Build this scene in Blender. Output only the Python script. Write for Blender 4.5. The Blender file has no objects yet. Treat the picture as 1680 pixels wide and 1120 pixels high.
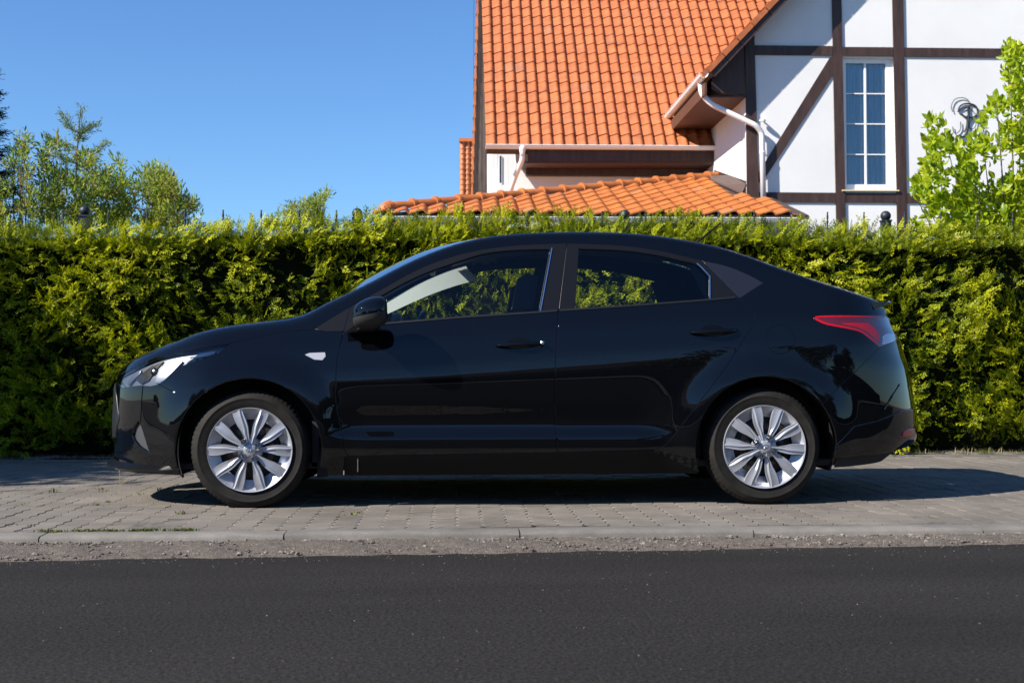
import bpy, math, random
import numpy as np
from mathutils import Vector, Matrix
from mathutils.geometry import delaunay_2d_cdt

random.seed(7)
RNG = np.random.default_rng(11)
scene = bpy.context.scene
COL = scene.collection

# ------------------------------------------------------------------ camera
TH = math.radians(2.55); PITCH = math.atan(40/2100); ROLL = 0.0026
CAM = Vector((-6.5*math.sin(TH), -6.5*math.cos(TH), 0.711))
_R0 = Vector((math.cos(TH), -math.sin(TH), 0))
_F = Vector((math.sin(TH)*math.cos(PITCH), math.cos(TH)*math.cos(PITCH), math.sin(PITCH)))
_U0 = _R0.cross(_F)
_R = _R0*math.cos(ROLL) - _U0*math.sin(ROLL)
_U = _U0*math.cos(ROLL) + _R0*math.sin(ROLL)
FPX = 2100.0
cd = bpy.data.cameras.new('camera')
cam = bpy.data.objects.new('camera', cd); COL.objects.link(cam)
cam.matrix_world = Matrix(((_R.x, _U.x, -_F.x, CAM.x), (_R.y, _U.y, -_F.y, CAM.y), (_R.z, _U.z, -_F.z, CAM.z), (0, 0, 0, 1)))
cd.sensor_width = 36; cd.lens = 45; cd.clip_start = 0.05; cd.clip_end = 3000
cd.dof.use_dof = True; cd.dof.focus_distance = 6.9; cd.dof.aperture_fstop = 5.6
scene.camera = cam

# ------------------------------------------------------------------ light
SUNV = Vector((-1.15, -0.58, 1.0)).normalized()      # towards the sun
sd = bpy.data.lights.new('sun', 'SUN'); sd.energy = 5.0; sd.angle = math.radians(0.5); sd.color = (1.0, 0.93, 0.83)
so = bpy.data.objects.new('sun', sd); COL.objects.link(so)
so.rotation_euler = SUNV.to_track_quat('Z', 'Y').to_euler(); so.location = (-20, -12, 20)
world = bpy.data.worlds.new('World'); scene.world = world; world.use_nodes = True
wn = world.node_tree.nodes; wl = world.node_tree.links
sky = wn.new('ShaderNodeTexSky'); sky.sky_type = 'NISHITA'; sky.sun_disc = False
sky.sun_elevation = math.asin(SUNV.z); sky.sun_rotation = math.atan2(SUNV.x, SUNV.y)
sky.air_density = 1.0; sky.dust_density = 0.12; sky.ozone_density = 1.6; sky.altitude = 50
bg = wn['Background']; bg.inputs['Strength'].default_value = 0.055
wb = wn.new('ShaderNodeMixRGB'); wb.blend_type = 'MULTIPLY'; wb.inputs[0].default_value = 1.0; wb.inputs[2].default_value = (0.74, 1.12, 1.58, 1)
wl.new(sky.outputs[0], wb.inputs[1]); wl.new(wb.outputs[0], bg.inputs['Color'])
scene.view_settings.view_transform = 'Standard'; scene.view_settings.look = 'None'
scene.view_settings.exposure = 0.95; scene.view_settings.gamma = 1.0
scene.view_settings.use_curve_mapping = False
scene.render.engine = 'CYCLES'
scene.cycles.max_bounces = 8; scene.cycles.transparent_max_bounces = 12
scene.cycles.diffuse_bounces = 3; scene.cycles.glossy_bounces = 4; scene.cycles.transmission_bounces = 4
scene.cycles.use_denoising = True

def proj(p):
    d = Vector(p) - CAM
    w = d.dot(_F)
    return (840 + FPX*d.dot(_R)/w, 560 - FPX*d.dot(_U)/w)
def ray(px, py):
    return (_F + _R*((px-840)/FPX) + _U*((560-py)/FPX))
def at(px, py, Y):
    d = ray(px, py); t = (Y - CAM.y)/d.y
    p = CAM + d*t
    return p
def atx(px, py, X):
    d = ray(px, py); t = (X - CAM.x)/d.x
    return CAM + d*t
def atz(px, py, Z):
    d = ray(px, py); t = (Z - CAM.z)/d.z
    return CAM + d*t

# ------------------------------------------------------------------ helpers
def tag(o, label=None, cat=None, group=None, kind=None):
    if label: o['label'] = label
    if cat: o['category'] = cat
    if group: o['group'] = group
    if kind: o['kind'] = kind
    return o
def empty(name, loc=(0, 0, 0), label=None, cat=None, group=None, parent=None):
    o = bpy.data.objects.new(name, None); o.empty_display_size = 0.2; COL.objects.link(o)
    o.location = loc
    if parent: o.parent = parent
    return tag(o, label, cat, group)
def root_loc(o):
    v = Vector((0, 0, 0))
    while o is not None:
        v += Vector(o.location); o = o.parent
    return v
def new_mesh(name, verts, faces, mats, smooth=False, normals=None, fmat=None, attr=None):
    me = bpy.data.meshes.new(name)
    verts = np.asarray(verts, dtype=np.float32).reshape(-1, 3)
    if isinstance(faces, np.ndarray):
        nf, k = faces.shape
        me.vertices.add(len(verts)); me.vertices.foreach_set('co', verts.ravel())
        me.loops.add(nf*k); me.loops.foreach_set('vertex_index', faces.astype(np.int32).ravel())
        me.polygons.add(nf)
        me.polygons.foreach_set('loop_start', np.arange(0, nf*k, k, dtype=np.int32))
        me.polygons.foreach_set('loop_total', np.full(nf, k, dtype=np.int32))
        me.update(calc_edges=True)
    else:
        me.from_pydata([tuple(map(float, v)) for v in verts], [], [tuple(int(i) for i in f) for f in faces])
        me.update()
    if not isinstance(mats, (list, tuple)): mats = [mats]
    for m in mats: me.materials.append(m)
    if fmat is not None: me.polygons.foreach_set('material_index', np.asarray(fmat, dtype=np.int32))
    if smooth: me.polygons.foreach_set('use_smooth', np.ones(len(me.polygons), dtype=bool))
    if attr is not None:
        for an, av in attr.items():
            a = me.attributes.new(an, 'FLOAT', 'POINT'); a.data.foreach_set('value', np.asarray(av, dtype=np.float32))
    if normals is not None:
        me.normals_split_custom_set_from_vertices([tuple(map(float, n)) for n in normals])
    return me
def add(name, me, parent=None, loc=None, rot=None, kind=None):
    o = bpy.data.objects.new(name, me); COL.objects.link(o)
    if parent: o.parent = parent
    if loc is not None: o.location = loc
    if rot is not None: o.rotation_euler = rot
    if kind: o['kind'] = kind
    return o
def obj(name, verts, faces, mat, parent=None, smooth=False, kind=None, **kw):
    """verts in world space; the child's origin sits on its root's origin"""
    v = np.asarray([tuple(x) for x in verts] if not isinstance(verts, np.ndarray) else verts, dtype=float).reshape(-1, 3)
    if parent is not None:
        v = v - np.array(root_loc(parent))
    return add(name, new_mesh(name, v, faces, mat, smooth, **kw), parent, kind=kind)

class MB:
    def __init__(s): s.v = []; s.f = []; s.m = []
    def addv(s, vs, fs, m=0):
        b = len(s.v); s.v += [tuple(x) for x in vs]; s.f += [tuple(b+i for i in f) for f in fs]; s.m += [m]*len(fs)
        return s
    def box(s, x0, x1, y0, y1, z0, z1, m=0):
        return s.hexa([(x0, y0, z0), (x1, y0, z0), (x1, y1, z0), (x0, y1, z0), (x0, y0, z1), (x1, y0, z1), (x1, y1, z1), (x0, y1, z1)], m)
    def hexa(s, p, m=0):
        return s.addv(p, [(0, 3, 2, 1), (4, 5, 6, 7), (0, 1, 5, 4), (1, 2, 6, 5), (2, 3, 7, 6), (3, 0, 4, 7)], m)
    def bar(s, a, b, w, h, up=(0, 0, 1), m=0):
        a = Vector(a); b = Vector(b); d = (b-a).normalized(); u = Vector(up)
        r = d.cross(u).normalized(); u = r.cross(d).normalized()
        r *= w/2; u *= h/2
        return s.hexa([a-r-u, a+r-u, b+r-u, b-r-u, a-r+u, a+r+u, b+r+u, b-r+u], m)
    def tube(s, pts, rad, n=10, m=0, caps=True):
        pts = [Vector(p) for p in pts]; rad = rad if isinstance(rad, (list, tuple)) else [rad]*len(pts)
        rings = []; prev = None
        for i, p in enumerate(pts):
            d = (pts[min(i+1, len(pts)-1)] - pts[max(i-1, 0)]).normalized()
            r = d.cross(Vector((0, 0, 1))) if prev is None else (prev - d*prev.dot(d))
            if r.length < 1e-4: r = d.cross(Vector((1, 0, 0)))
            r.normalize(); prev = r; u = r.cross(d)
            rings.append([p + (r*math.cos(2*math.pi*k/n) + u*math.sin(2*math.pi*k/n))*rad[i] for k in range(n)])
        vs = [q for g in rings for q in g]; fs = []
        for i in range(len(pts)-1):
            for k in range(n):
                fs.append((i*n+k, i*n+(k+1) % n, (i+1)*n+(k+1) % n, (i+1)*n+k))
        if caps: fs.append(tuple(range(n))[::-1]); fs.append(tuple((len(pts)-1)*n+k for k in range(n)))
        return s.addv(vs, fs, m)
    def lathe(s, prof, c, axis='z', n=24, m=0, caps=True):
        c = Vector(c); vs = []; fs = []
        for (r, h) in prof:
            for k in range(n):
                a = 2*math.pi*k/n
                if axis == 'z': vs.append(c + Vector((r*math.cos(a), r*math.sin(a), h)))
                else: vs.append(c + Vector((r*math.cos(a), h, r*math.sin(a))))
        for i in range(len(prof)-1):
            for k in range(n):
                q = (i*n+k, i*n+(k+1) % n, (i+1)*n+(k+1) % n, (i+1)*n+k)
                fs.append(q if axis == 'z' else q[::-1])
        if caps:
            a = tuple(range(n)); b = tuple((len(prof)-1)*n+k for k in range(n))
            fs.append(a[::-1] if axis == 'z' else a); fs.append(b if axis == 'z' else b[::-1])
        return s.addv(vs, fs, m)
    def prism(s, poly, dvec, m=0):
        n = len(poly); d = Vector(dvec)
        vs = [Vector(p) for p in poly] + [Vector(p)+d for p in poly]
        fs = [tuple(range(n)), tuple(range(2*n-1, n-1, -1))] + [(i, i+n, (i+1) % n+n, (i+1) % n) for i in range(n)]
        return s.addv(vs, fs, m)
    def build(s, name, mats, parent=None, smooth=False, kind=None):
        o = obj(name, s.v, s.f, mats, parent, smooth, kind, fmat=s.m)
        return o
def autosmooth(o, deg=35):
    me = o.data
    me.polygons.foreach_set('use_smooth', np.ones(len(me.polygons), dtype=bool))
    try: me.set_sharp_from_angle(angle=math.radians(deg))
    except Exception: pass
    return o

# ------------------------------------------------------------------ materials
def mat(name, col=(0.5, 0.5, 0.5), rough=0.6, metal=0.0, spec=0.5, coat=0.0, coatr=0.03):
    m = bpy.data.materials.new(name); m.use_nodes = True
    b = m.node_tree.nodes['Principled BSDF']
    b.inputs['Base Color'].default_value = (*col, 1); b.inputs['Roughness'].default_value = rough
    b.inputs['Metallic'].default_value = metal; b.inputs['Specular IOR Level'].default_value = spec
    b.inputs['Coat Weight'].default_value = coat; b.inputs['Coat Roughness'].default_value = coatr
    return m
def nd(m, t, **kw):
    n = m.node_tree.nodes.new(t)
    for k, v in kw.items():
        if k in n.inputs: n.inputs[k].default_value = v
        else: setattr(n, k, v)
    return n
def lk(m, a, b): m.node_tree.links.new(a, b)
def bsdf(m): return m.node_tree.nodes['Principled BSDF']
def noise_col(m, c1, c2, scale=5, detail=6, lo=0.35, hi=0.65, rough=0.6, obj_space=True, c3=None):
    tc = nd(m, 'ShaderNodeTexCoord'); n = nd(m, 'ShaderNodeTexNoise'); n.inputs['Scale'].default_value = scale
    n.inputs['Detail'].default_value = detail; n.inputs['Roughness'].default_value = rough
    r = nd(m, 'ShaderNodeValToRGB'); r.color_ramp.elements[0].position = lo; r.color_ramp.elements[1].position = hi
    r.color_ramp.elements[0].color = (*c1, 1); r.color_ramp.elements[1].color = (*c2, 1)
    if c3 is not None:
        e = r.color_ramp.elements.new((lo+hi)/2); e.color = (*c3, 1)
    lk(m, tc.outputs['Object'], n.inputs['Vector']); lk(m, n.outputs['Fac'], r.inputs['Fac'])
    lk(m, r.outputs['Color'], bsdf(m).inputs['Base Color'])
    return tc, n, r
def bump(m, scale, strength, dist=0.01, detail=4, kind='noise'):
    tc = nd(m, 'ShaderNodeTexCoord')
    if kind == 'noise':
        n = nd(m, 'ShaderNodeTexNoise'); n.inputs['Scale'].default_value = scale; n.inputs['Detail'].default_value = detail; out = n.outputs['Fac']
    else:
        n = nd(m, 'ShaderNodeTexVoronoi'); n.inputs['Scale'].default_value = scale; out = n.outputs['Distance']
    lk(m, tc.outputs['Object'], n.inputs['Vector'])
    b = nd(m, 'ShaderNodeBump'); b.inputs['Strength'].default_value = strength; b.inputs['Distance'].default_value = dist
    lk(m, out, b.inputs['Height']); lk(m, b.outputs['Normal'], bsdf(m).inputs['Normal'])
    return b
def objrandom(m, amount, src_socket):
    """vary a colour a little from object to object"""
    oi = nd(m, 'ShaderNodeObjectInfo'); mr = nd(m, 'ShaderNodeMapRange')
    mr.inputs['To Min'].default_value = 1-amount; mr.inputs['To Max'].default_value = 1+amount
    hs = nd(m, 'ShaderNodeHueSaturation')
    lk(m, oi.outputs['Random'], mr.inputs['Value']); lk(m, mr.outputs[0], hs.inputs['Value'])
    lk(m, src_socket, hs.inputs['Color']); lk(m, hs.outputs[0], bsdf(m).inputs['Base Color'])
def leafmat(name, cols, rough=0.5, trans=0.35, tcol=None, spec=0.4):
    """cols: list of (pos, colour) over the 'tint' attribute"""
    m = bpy.data.materials.new(name); m.use_nodes = True
    b = bsdf(m); out = m.node_tree.nodes['Material Output']
    a = nd(m, 'ShaderNodeAttribute', attribute_name='tint')
    r = nd(m, 'ShaderNodeValToRGB')
    els = r.color_ramp.elements
    els[0].position = cols[0][0]; els[0].color = (*cols[0][1], 1)
    els[1].position = cols[-1][0]; els[1].color = (*cols[-1][1], 1)
    for p, c in cols[1:-1]:
        e = els.new(p); e.color = (*c, 1)
    lk(m, a.outputs['Fac'], r.inputs['Fac']); lk(m, r.outputs['Color'], b.inputs['Base Color'])
    b.inputs['Roughness'].default_value = rough; b.inputs['Specular IOR Level'].default_value = spec
    t = nd(m, 'ShaderNodeBsdfTranslucent'); mx = nd(m, 'ShaderNodeMixShader'); mx.inputs[0].default_value = trans
    g = nd(m, 'ShaderNodeMixRGB', blend_type='MULTIPLY'); g.inputs[0].default_value = 1; g.inputs[2].default_value = (*(tcol or (1.3, 1.4, 0.6)), 1)
    lk(m, r.outputs['Color'], g.inputs[1]); lk(m, g.outputs[0], t.inputs['Color'])
    lk(m, b.outputs[0], mx.inputs[1]); lk(m, t.outputs[0], mx.inputs[2]); lk(m, mx.outputs[0], out.inputs['Surface'])
    return m
def glassmat(name, tint, rough=0.0, ior=1.5):
    m = bpy.data.materials.new(name); m.use_nodes = True
    out = m.node_tree.nodes['Material Output']; m.node_tree.nodes.remove(bsdf(m))
    f = nd(m, 'ShaderNodeFresnel'); f.inputs['IOR'].default_value = ior
    t = nd(m, 'ShaderNodeBsdfTransparent'); t.inputs['Color'].default_value = (*tint, 1)
    g = nd(m, 'ShaderNodeBsdfGlossy'); g.inputs['Roughness'].default_value = rough
    mx = nd(m, 'ShaderNodeMixShader'); lk(m, f.outputs[0], mx.inputs[0]); lk(m, t.outputs[0], mx.inputs[1]); lk(m, g.outputs[0], mx.inputs[2])
    lk(m, mx.outputs[0], out.inputs['Surface'])
    return m

M = {}
# car
M['paint'] = mat('black_car_paint', (0.0016, 0.002, 0.003), 0.35, 0, 0.0, 1.0, 0.012)
bsdf(M['paint']).inputs['Coat IOR'].default_value = 1.47
M['sillpaint'] = mat('satin_sill_paint', (0.0015, 0.0015, 0.002), 0.42, 0, 0.16)
M['trim'] = mat('satin_black_trim', (0.009, 0.009, 0.010), 0.38, 0, 0.4)
M['frame_black'] = mat('window_frame_black', (0.0055, 0.0055, 0.0062), 0.30, 0, 0.32)
M['plastic'] = mat('rough_black_plastic', (0.013, 0.013, 0.014), 0.6); bump(M['plastic'], 600, 0.2, 0.001)
M['inner'] = mat('dark_interior', (0.012, 0.013, 0.016), 0.8)
M['liner'] = mat('grey_headliner', (0.16, 0.16, 0.17), 0.9)
M['pillar_trim'] = mat('pale_pillar_trim', (0.47, 0.475, 0.47), 0.7)
M['seat'] = mat('dark_seat_fabric', (0.03, 0.03, 0.035), 0.9)
M['rubber'] = mat('tyre_rubber', (0.02, 0.0185, 0.017), 0.72, 0, 0.22); noise_col(M['rubber'], (0.0085, 0.0078, 0.007), (0.017, 0.0155, 0.0135), 14, 5); bump(M['rubber'], 120, 0.15, 0.001)
M['silver'] = mat('silver_wheel_paint', (0.36, 0.373, 0.41), 0.36, 0.45, 0.5, 0.25, 0.12)
M['nut'] = mat('dark_chrome_nut', (0.30, 0.31, 0.33), 0.2, 1.0)
M['disc'] = mat('brake_disc_steel', (0.20, 0.17, 0.15), 0.5, 0.7); noise_col(M['disc'], (0.18, 0.10, 0.07), (0.28, 0.26, 0.25), 18, 4)
M['steel_black'] = mat('black_steel_rim', (0.012, 0.012, 0.012), 0.6)
M['chrome'] = mat('bright_strip', (0.7, 0.72, 0.75), 0.18, 1.0)
M['lens'] = glassmat('clear_lens', (0.92, 0.94, 0.97))
M['reflector'] = mat('lamp_reflector', (0.20, 0.21, 0.245), 0.42, 1.0)
M['lampdark'] = mat('lamp_bezel', (0.13, 0.137, 0.16), 0.40, 0.5)
M['cup'] = mat('dull_near_black', (0.002, 0.002, 0.003), 0.3, 0, 0.2)
M['foggrey'] = mat('fog_lamp_grey', (0.07, 0.073, 0.08), 0.35, 0.3)
M['red'] = mat('red_lamp_lens', (0.40, 0.003, 0.010), 0.22, 0, 0.3, 0.6)
M['darkred'] = mat('dark_red_lamp_lens', (0.09, 0.004, 0.010), 0.12, 0, 0.5, 1.0)
M['lampwhite'] = mat('clear_tail_lens', (0.42, 0.42, 0.45), 0.2, 0.2, 0.5, 1.0)
M['glass'] = glassmat('car_glass', (0.88, 0.92, 0.90))
M['darkglass'] = mat('quarter_black_glass', (0.012, 0.012, 0.015), 0.12, 0, 0.3, 1.0)
M['plate'] = mat('number_plate_white', (0.7, 0.7, 0.7), 0.4)
# ------------------------------------------------------------------ car body surface
YC = 0.85; Y0 = -0.022
XF, ZF = -1.320, 0.292
XR, ZR = 1.292, 0.294
RW = 0.300; RARCH = 0.362

def hermite(xs, ys):
    xs = np.array(xs, float); ys = np.array(ys, float)
    d = np.diff(ys)/np.diff(xs); m = np.zeros(len(xs))
    for i in range(1, len(xs)-1):
        if d[i-1]*d[i] > 0:
            w1 = 2*(xs[i+1]-xs[i])+(xs[i]-xs[i-1]); w2 = (xs[i+1]-xs[i])+2*(xs[i]-xs[i-1])
            m[i] = (w1+w2)/(w1/d[i-1]+w2/d[i])
    m[0] = d[0]; m[-1] = d[-1]
    def f(x):
        x = min(max(x, xs[0]), xs[-1])
        i = int(min(max(np.searchsorted(xs, x)-1, 0), len(xs)-2))
        h = xs[i+1]-xs[i]; t = (x-xs[i])/h
        return ((2*t**3-3*t*t+1)*ys[i] + (t**3-2*t*t+t)*h*m[i] + (-2*t**3+3*t*t)*ys[i+1] + (t**3-t*t)*h*m[i+1])
    return f
def catmull(pts, n=6):
    """open catmull-rom through 2-D points"""
    P = [np.array(p, float) for p in pts]
    if len(P) < 3: return [tuple(p) for p in P]
    P = [2*P[0]-P[1]] + P + [2*P[-1]-P[-2]]
    out = []
    for i in range(1, len(P)-2):
        for k in range(n):
            t = k/n
            out.append(tuple(0.5*((2*P[i]) + (-P[i-1]+P[i+1])*t + (2*P[i-1]-5*P[i]+4*P[i+1]-P[i+2])*t*t + (-P[i-1]+3*P[i]-3*P[i+1]+P[i+2])*t**3)))
    out.append(tuple(P[-2]))
    return out
def sstep(a, b, x):
    t = min(max((x-a)/(b-a), 0), 1); return t*t*(3-2*t)

# silhouette along the top of the car (photo pixels) -> shoulder / roof-rail height over x
_sil = [(215, 594), (240, 583), (272, 568.6), (312, 554), (356.5, 541.5), (410, 531.5), (455, 526), (482, 522.5), (504, 517), (540, 498.5), (584, 477), (620, 459), (660, 438), (700, 419.5), (740, 404.5), (780, 393.8), (820, 387.5),
        (880, 383.5), (940, 382.5), (1000, 384), (1060, 389), (1110, 397), (1160, 408), (1200, 420.5), (1250, 439), (1300, 456), (1350, 472.5), (1400, 486), (1430, 491.5), (1470, 495)]
_xs = []; _zs = []
for px, py in _sil:
    roof = sstep(500, 760, px)*(1-sstep(1150, 1400, px))
    hood = 1-sstep(400, 560, px)
    Y = 0.35 + 0.2*roof + 0.3*hood
    p = at(px, py, Y)
    _xs.append(p.x); _zs.append(p.z - (0.006 + 0.012*roof + 0.014*hood))
_ztop = hermite(_xs, _zs)
XS, XE = -1.50, 1.62          # where the plan starts to turn towards nose / tail
AN, AR = 0.95, 0.90           # parameter length of nose / tail wrap
S0, S1 = XS-AN, XE+AR
_xnose = hermite([0.10, 0.19, 0.22, 0.30, 0.42, 0.52, 0.60, 0.66, 0.72, 0.80], [-2.08, -2.13, -2.118, -2.118, -2.125, -2.118, -2.105, -2.085, -2.03, -1.90])
_xtail = hermite([0.15, 0.24, 0.30, 0.36, 0.44, 0.455, 0.52, 0.62, 0.75, 0.88, 0.98, 1.06, 1.12], [2.06, 2.13, 2.185, 2.225, 2.245, 2.215, 2.20, 2.18, 2.14, 2.09, 2.06, 2.07, 2.06])
_fold = hermite([0.10, 0.15, 0.20, 0.27, 0.318, 0.345, 0.388, 0.415, 0.55, 0.66, 0.74, 0.83, 0.90, 0.935, 1.02, 1.30],
                [0.075, 0.050, 0.030, 0.009, 0.004, 0.003, 0.034, 0.040, 0.022, 0.016, 0.022, 0.040, 0.058, 0.072, 0.110, 0.225])
_plain = hermite([0.10, 0.15, 0.20, 0.27, 0.35, 0.45, 0.55, 0.66, 0.74, 0.83, 0.90, 0.935, 1.02, 1.30],
                 [0.09, 0.065, 0.045, 0.030, 0.022, 0.017, 0.015, 0.016, 0.022, 0.040, 0.058, 0.072, 0.110, 0.225])
_crease = hermite([-2.3, -1.7, -0.9, 0.22, 1.24, 1.7, 2.3], [0.76, 0.775, 0.81, 0.903, 0.962, 0.965, 0.97])
_belt = hermite([-2.3, -1.2, -0.85, -0.26, 0.23, 1.0, 1.2, 2.3], [0.84, 0.87, 0.885, 0.945, 0.988, 1.045, 1.058, 1.09])

def _fit():
    global _xtail, _xnose
    tail = [(1463, 503), (1466, 520), (1470, 537), (1476, 552), (1483, 580), (1491, 605), (1497, 640), (1501, 671), (1503, 700), (1502, 712)]
    nose = [(192, 618), (190, 626), (188, 640), (187, 658), (185, 697), (186, 725), (187, 748)]
    for which, pts in ((1, tail), (0, nose)):
        zs, xv = [], []
        for px, py in pts:
            z = at(px, py, 0.50).z
            lo, hi = (1.9, 2.5) if which else (-2.4, -1.8)
            for _ in range(22):
                mid = (lo+hi)/2; best = None
                for t in np.linspace(0.2, math.pi/2, 40):
                    if which: x = XE+(mid-XE)*math.sin(t); y = Y0+.02+(YC-Y0-.02)*(1-math.cos(t)**(2/2.8))
                    else: x = XS-(XS-mid)*math.sin(t); y = Y0+.02+(YC-Y0-.02)*(1-math.cos(t)**(2/2.7))
                    q = proj((x, y, z))[0]
                    best = q if best is None else (max(best, q) if which else min(best, q))
                if best > px: hi = mid
                else: lo = mid
            zs.append(z); xv.append((lo+hi)/2)
        o = np.argsort(zs); zs = [zs[i] for i in o]; xv = [xv[i] for i in o]
        if which: _xtail = hermite([0.12, 0.24]+zs+[1.2], [2.02, xv[0]-0.07]+xv+[xv[-1]-0.01])
        else: _xnose = hermite([0.10, 0.19]+zs+[0.76, 0.85], [-2.09, xv[0]-0.01]+xv+[xv[-1]+0.06, xv[-1]+0.16])
_fit()
def zU(s):
    if s < XS:
        t = min((XS-s)/AN, 1.0)*math.pi/2
        return _ztop(XS-0.46*math.sin(t)) - 0.006*sstep(0.3, 1.2, t)
    if s > XE:
        t = (s-XE)/AR
        z1 = _ztop(XE)
        # deck edge runs back and slightly up to a small lip
        return _ztop(XE + (2.08-XE)*min(t*1.5, 1)) + 0.004*min(t*1.5, 1)
    return _ztop(s)
def rU(s):
    # radius of the shoulder
    x = s
    return 0.055 + 0.035*(1-sstep(-1.3, -0.9, x)) - 0.015*sstep(-0.9, -0.5, x)
def yprof(x, z):
    zc = _crease(x); zz = z - (zc-0.903)*sstep(0.45, 0.80, z)
    k = sstep(-0.98, -0.72, x)*(1-sstep(0.62, 0.86, x))
    y = _fold(zz)*k + _plain(zz)*(1-k)
    zb = _belt(x)
    if z > zb:  # greenhouse: tumblehome grows
        zzb = zb - (zc-0.903)
        yb = _fold(zzb)*k + _plain(zzb)*(1-k)
        t = z-zb
        y = yb + 0.40*t + 0.14*t*t
    # flares round the wheel arches
    for cx, cz in ((XF, ZF), (XR, ZR)):
        r = math.hypot(x-cx, z-cz)
        y -= 0.030*(1-sstep(RARCH-0.01, RARCH+0.17, r))*(1-sstep(0.6, 0.9, z))
    return y
def G(s, z, off=0.0):
    """point on the car's near side: s runs along the car and round its nose and tail"""
    if s < XS:
        t = min((XS-s)/AN, 1.0)*math.pi/2
        xn = _xnose(z); a = XS-xn
        fx = math.sin(t); fy = 1-max(math.cos(t), 0)**(2/2.7)
        x = XS-a*fx; yb = Y0 + yprof(max(x, -2.0), z)
        y = yb + (YC-yb)*fy
        nx, ny = -math.sin(t)**1.3, -math.cos(t)**0.7 if math.cos(t) > 0 else 0
    elif s > XE:
        t = min((s-XE)/AR, 1.0)*math.pi/2
        xt = _xtail(z); a = xt-XE
        fx = math.sin(t); fy = 1-max(math.cos(t), 0)**(2/2.8)
        x = XE+a*fx; yb = Y0 + yprof(min(x, 2.0), z)
        y = yb + (YC-yb)*fy
        nx, ny = math.sin(t)**1.3, -math.cos(t)**0.7 if math.cos(t) > 0 else 0
    else:
        x = s; y = Y0 + yprof(x, z); nx, ny = 0, -1
    zu = zU(s); r = rU(s)
    q = (z-(zu-r))/r
    if q > 0:
        q = min(q, 1); d = r*1.15*(1-math.sqrt(max(1-q*q, 0)))
        l = math.hypot(nx, ny) or 1
        x -= nx/l*d; y -= ny/l*d
    if off:
        n = Nrm(s, z); return (x-n[0]*off, y-n[1]*off, z-n[2]*off)
    return (x, y, z)
def Nrm(s, z, e=0.0015):
    s = min(max(s, S0+0.004), S1-0.004)
    zu = zU(s); zt = min(z, zu-0.0022)
    a = np.array(G(s+e, zt)) - np.array(G(s-e, zt)); b = np.array(G(s, zt+e*0.7)) - np.array(G(s, zt-e*0.7))
    n = np.cross(a, b); l = np.linalg.norm(n)
    n = n/l if l > 0 else np.array((0, -1, 0.))
    if n[1] > 0.2 and abs(n[0]) < 0.5: n = -n
    return n
def inv(px, py):
    """photo pixel -> (s, z) on the surface"""
    p = at(px, py, 0.03); s, z = min(max(p.x, S0+0.3), S1-0.3), p.z
    if p.x < -1.8: s = XS-(XS-p.x)*1.0
    best = None
    for it in range(40):
        q = proj(G(s, z)); ex, ey = px-q[0], py-q[1]; err = ex*ex+ey*ey
        if best is None or err < best[0]: best = (err, s, z)
        if err < 1e-3: break
        h = 1e-3
        qs = proj(G(s+h, z)); qz = proj(G(s, z+h))
        J = np.array([[(qs[0]-q[0])/h, (qz[0]-q[0])/h], [(qs[1]-q[1])/h, (qz[1]-q[1])/h]])
        A = J.T@J + np.eye(2)*20.0
        ds, dz = np.linalg.solve(A, J.T@np.array([ex, ey]))
        s = min(max(s+max(min(ds, .08), -.08), S0+0.002), S1-0.002); z = min(z+max(min(dz, .08), -.08), zU(s)-0.001)
    return (best[1], best[2])
def I(pts): return [inv(*p) for p in pts]

def area2(poly):
    a = 0
    for i in range(len(poly)):
        x0, y0 = poly[i]; x1, y1 = poly[(i+1) % len(poly)]; a += x0*y1-x1*y0
    return a/2
def resample(poly, step):
    out = []
    n = len(poly)
    for i in range(n):
        a = np.array(poly[i]); b = np.array(poly[(i+1) % n]); L = np.linalg.norm(b-a)
        k = max(1, int(math.ceil(L/step)))
        for j in range(k): out.append(tuple(a+(b-a)*j/k))
    return out
def dedupe(poly, e=1e-4):
    out = []
    for p in poly:
        if not out or math.hypot(p[0]-out[-1][0], p[1]-out[-1][1]) > e: out.append(p)
    while len(out) > 1 and math.hypot(out[0][0]-out[-1][0], out[0][1]-out[-1][1]) < e: out.pop()
    return out
def outnorm(poly):
    """outward in-plane normals per vertex"""
    sgn = 1 if area2(poly) > 0 else -1; n = len(poly); res = []
    for i in range(n):
        a = np.array(poly[i-1]); b = np.array(poly[i]); c = np.array(poly[(i+1) % n])
        d1 = (b-a)/(np.linalg.norm(b-a)+1e-9); d2 = (c-b)/(np.linalg.norm(c-b)+1e-9)
        n1 = np.array((d1[1], -d1[0]))*sgn; n2 = np.array((d2[1], -d2[0]))*sgn
        m = n1+n2; l = np.linalg.norm(m)
        m = m/l if l > 1e-6 else n1
        k = 1/max(m.dot(n1), 0.6)
        res.append(m*k)
    return res
def inpoly(p, poly):
    x, y = p; c = False; n = len(poly); j = n-1
    for i in range(n):
        xi, yi = poly[i]; xj, yj = poly[j]
        if (yi > y) != (yj > y) and x < (xj-xi)*(y-yi)/(yj-yi)+xi: c = not c
        j = i
    return c
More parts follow.
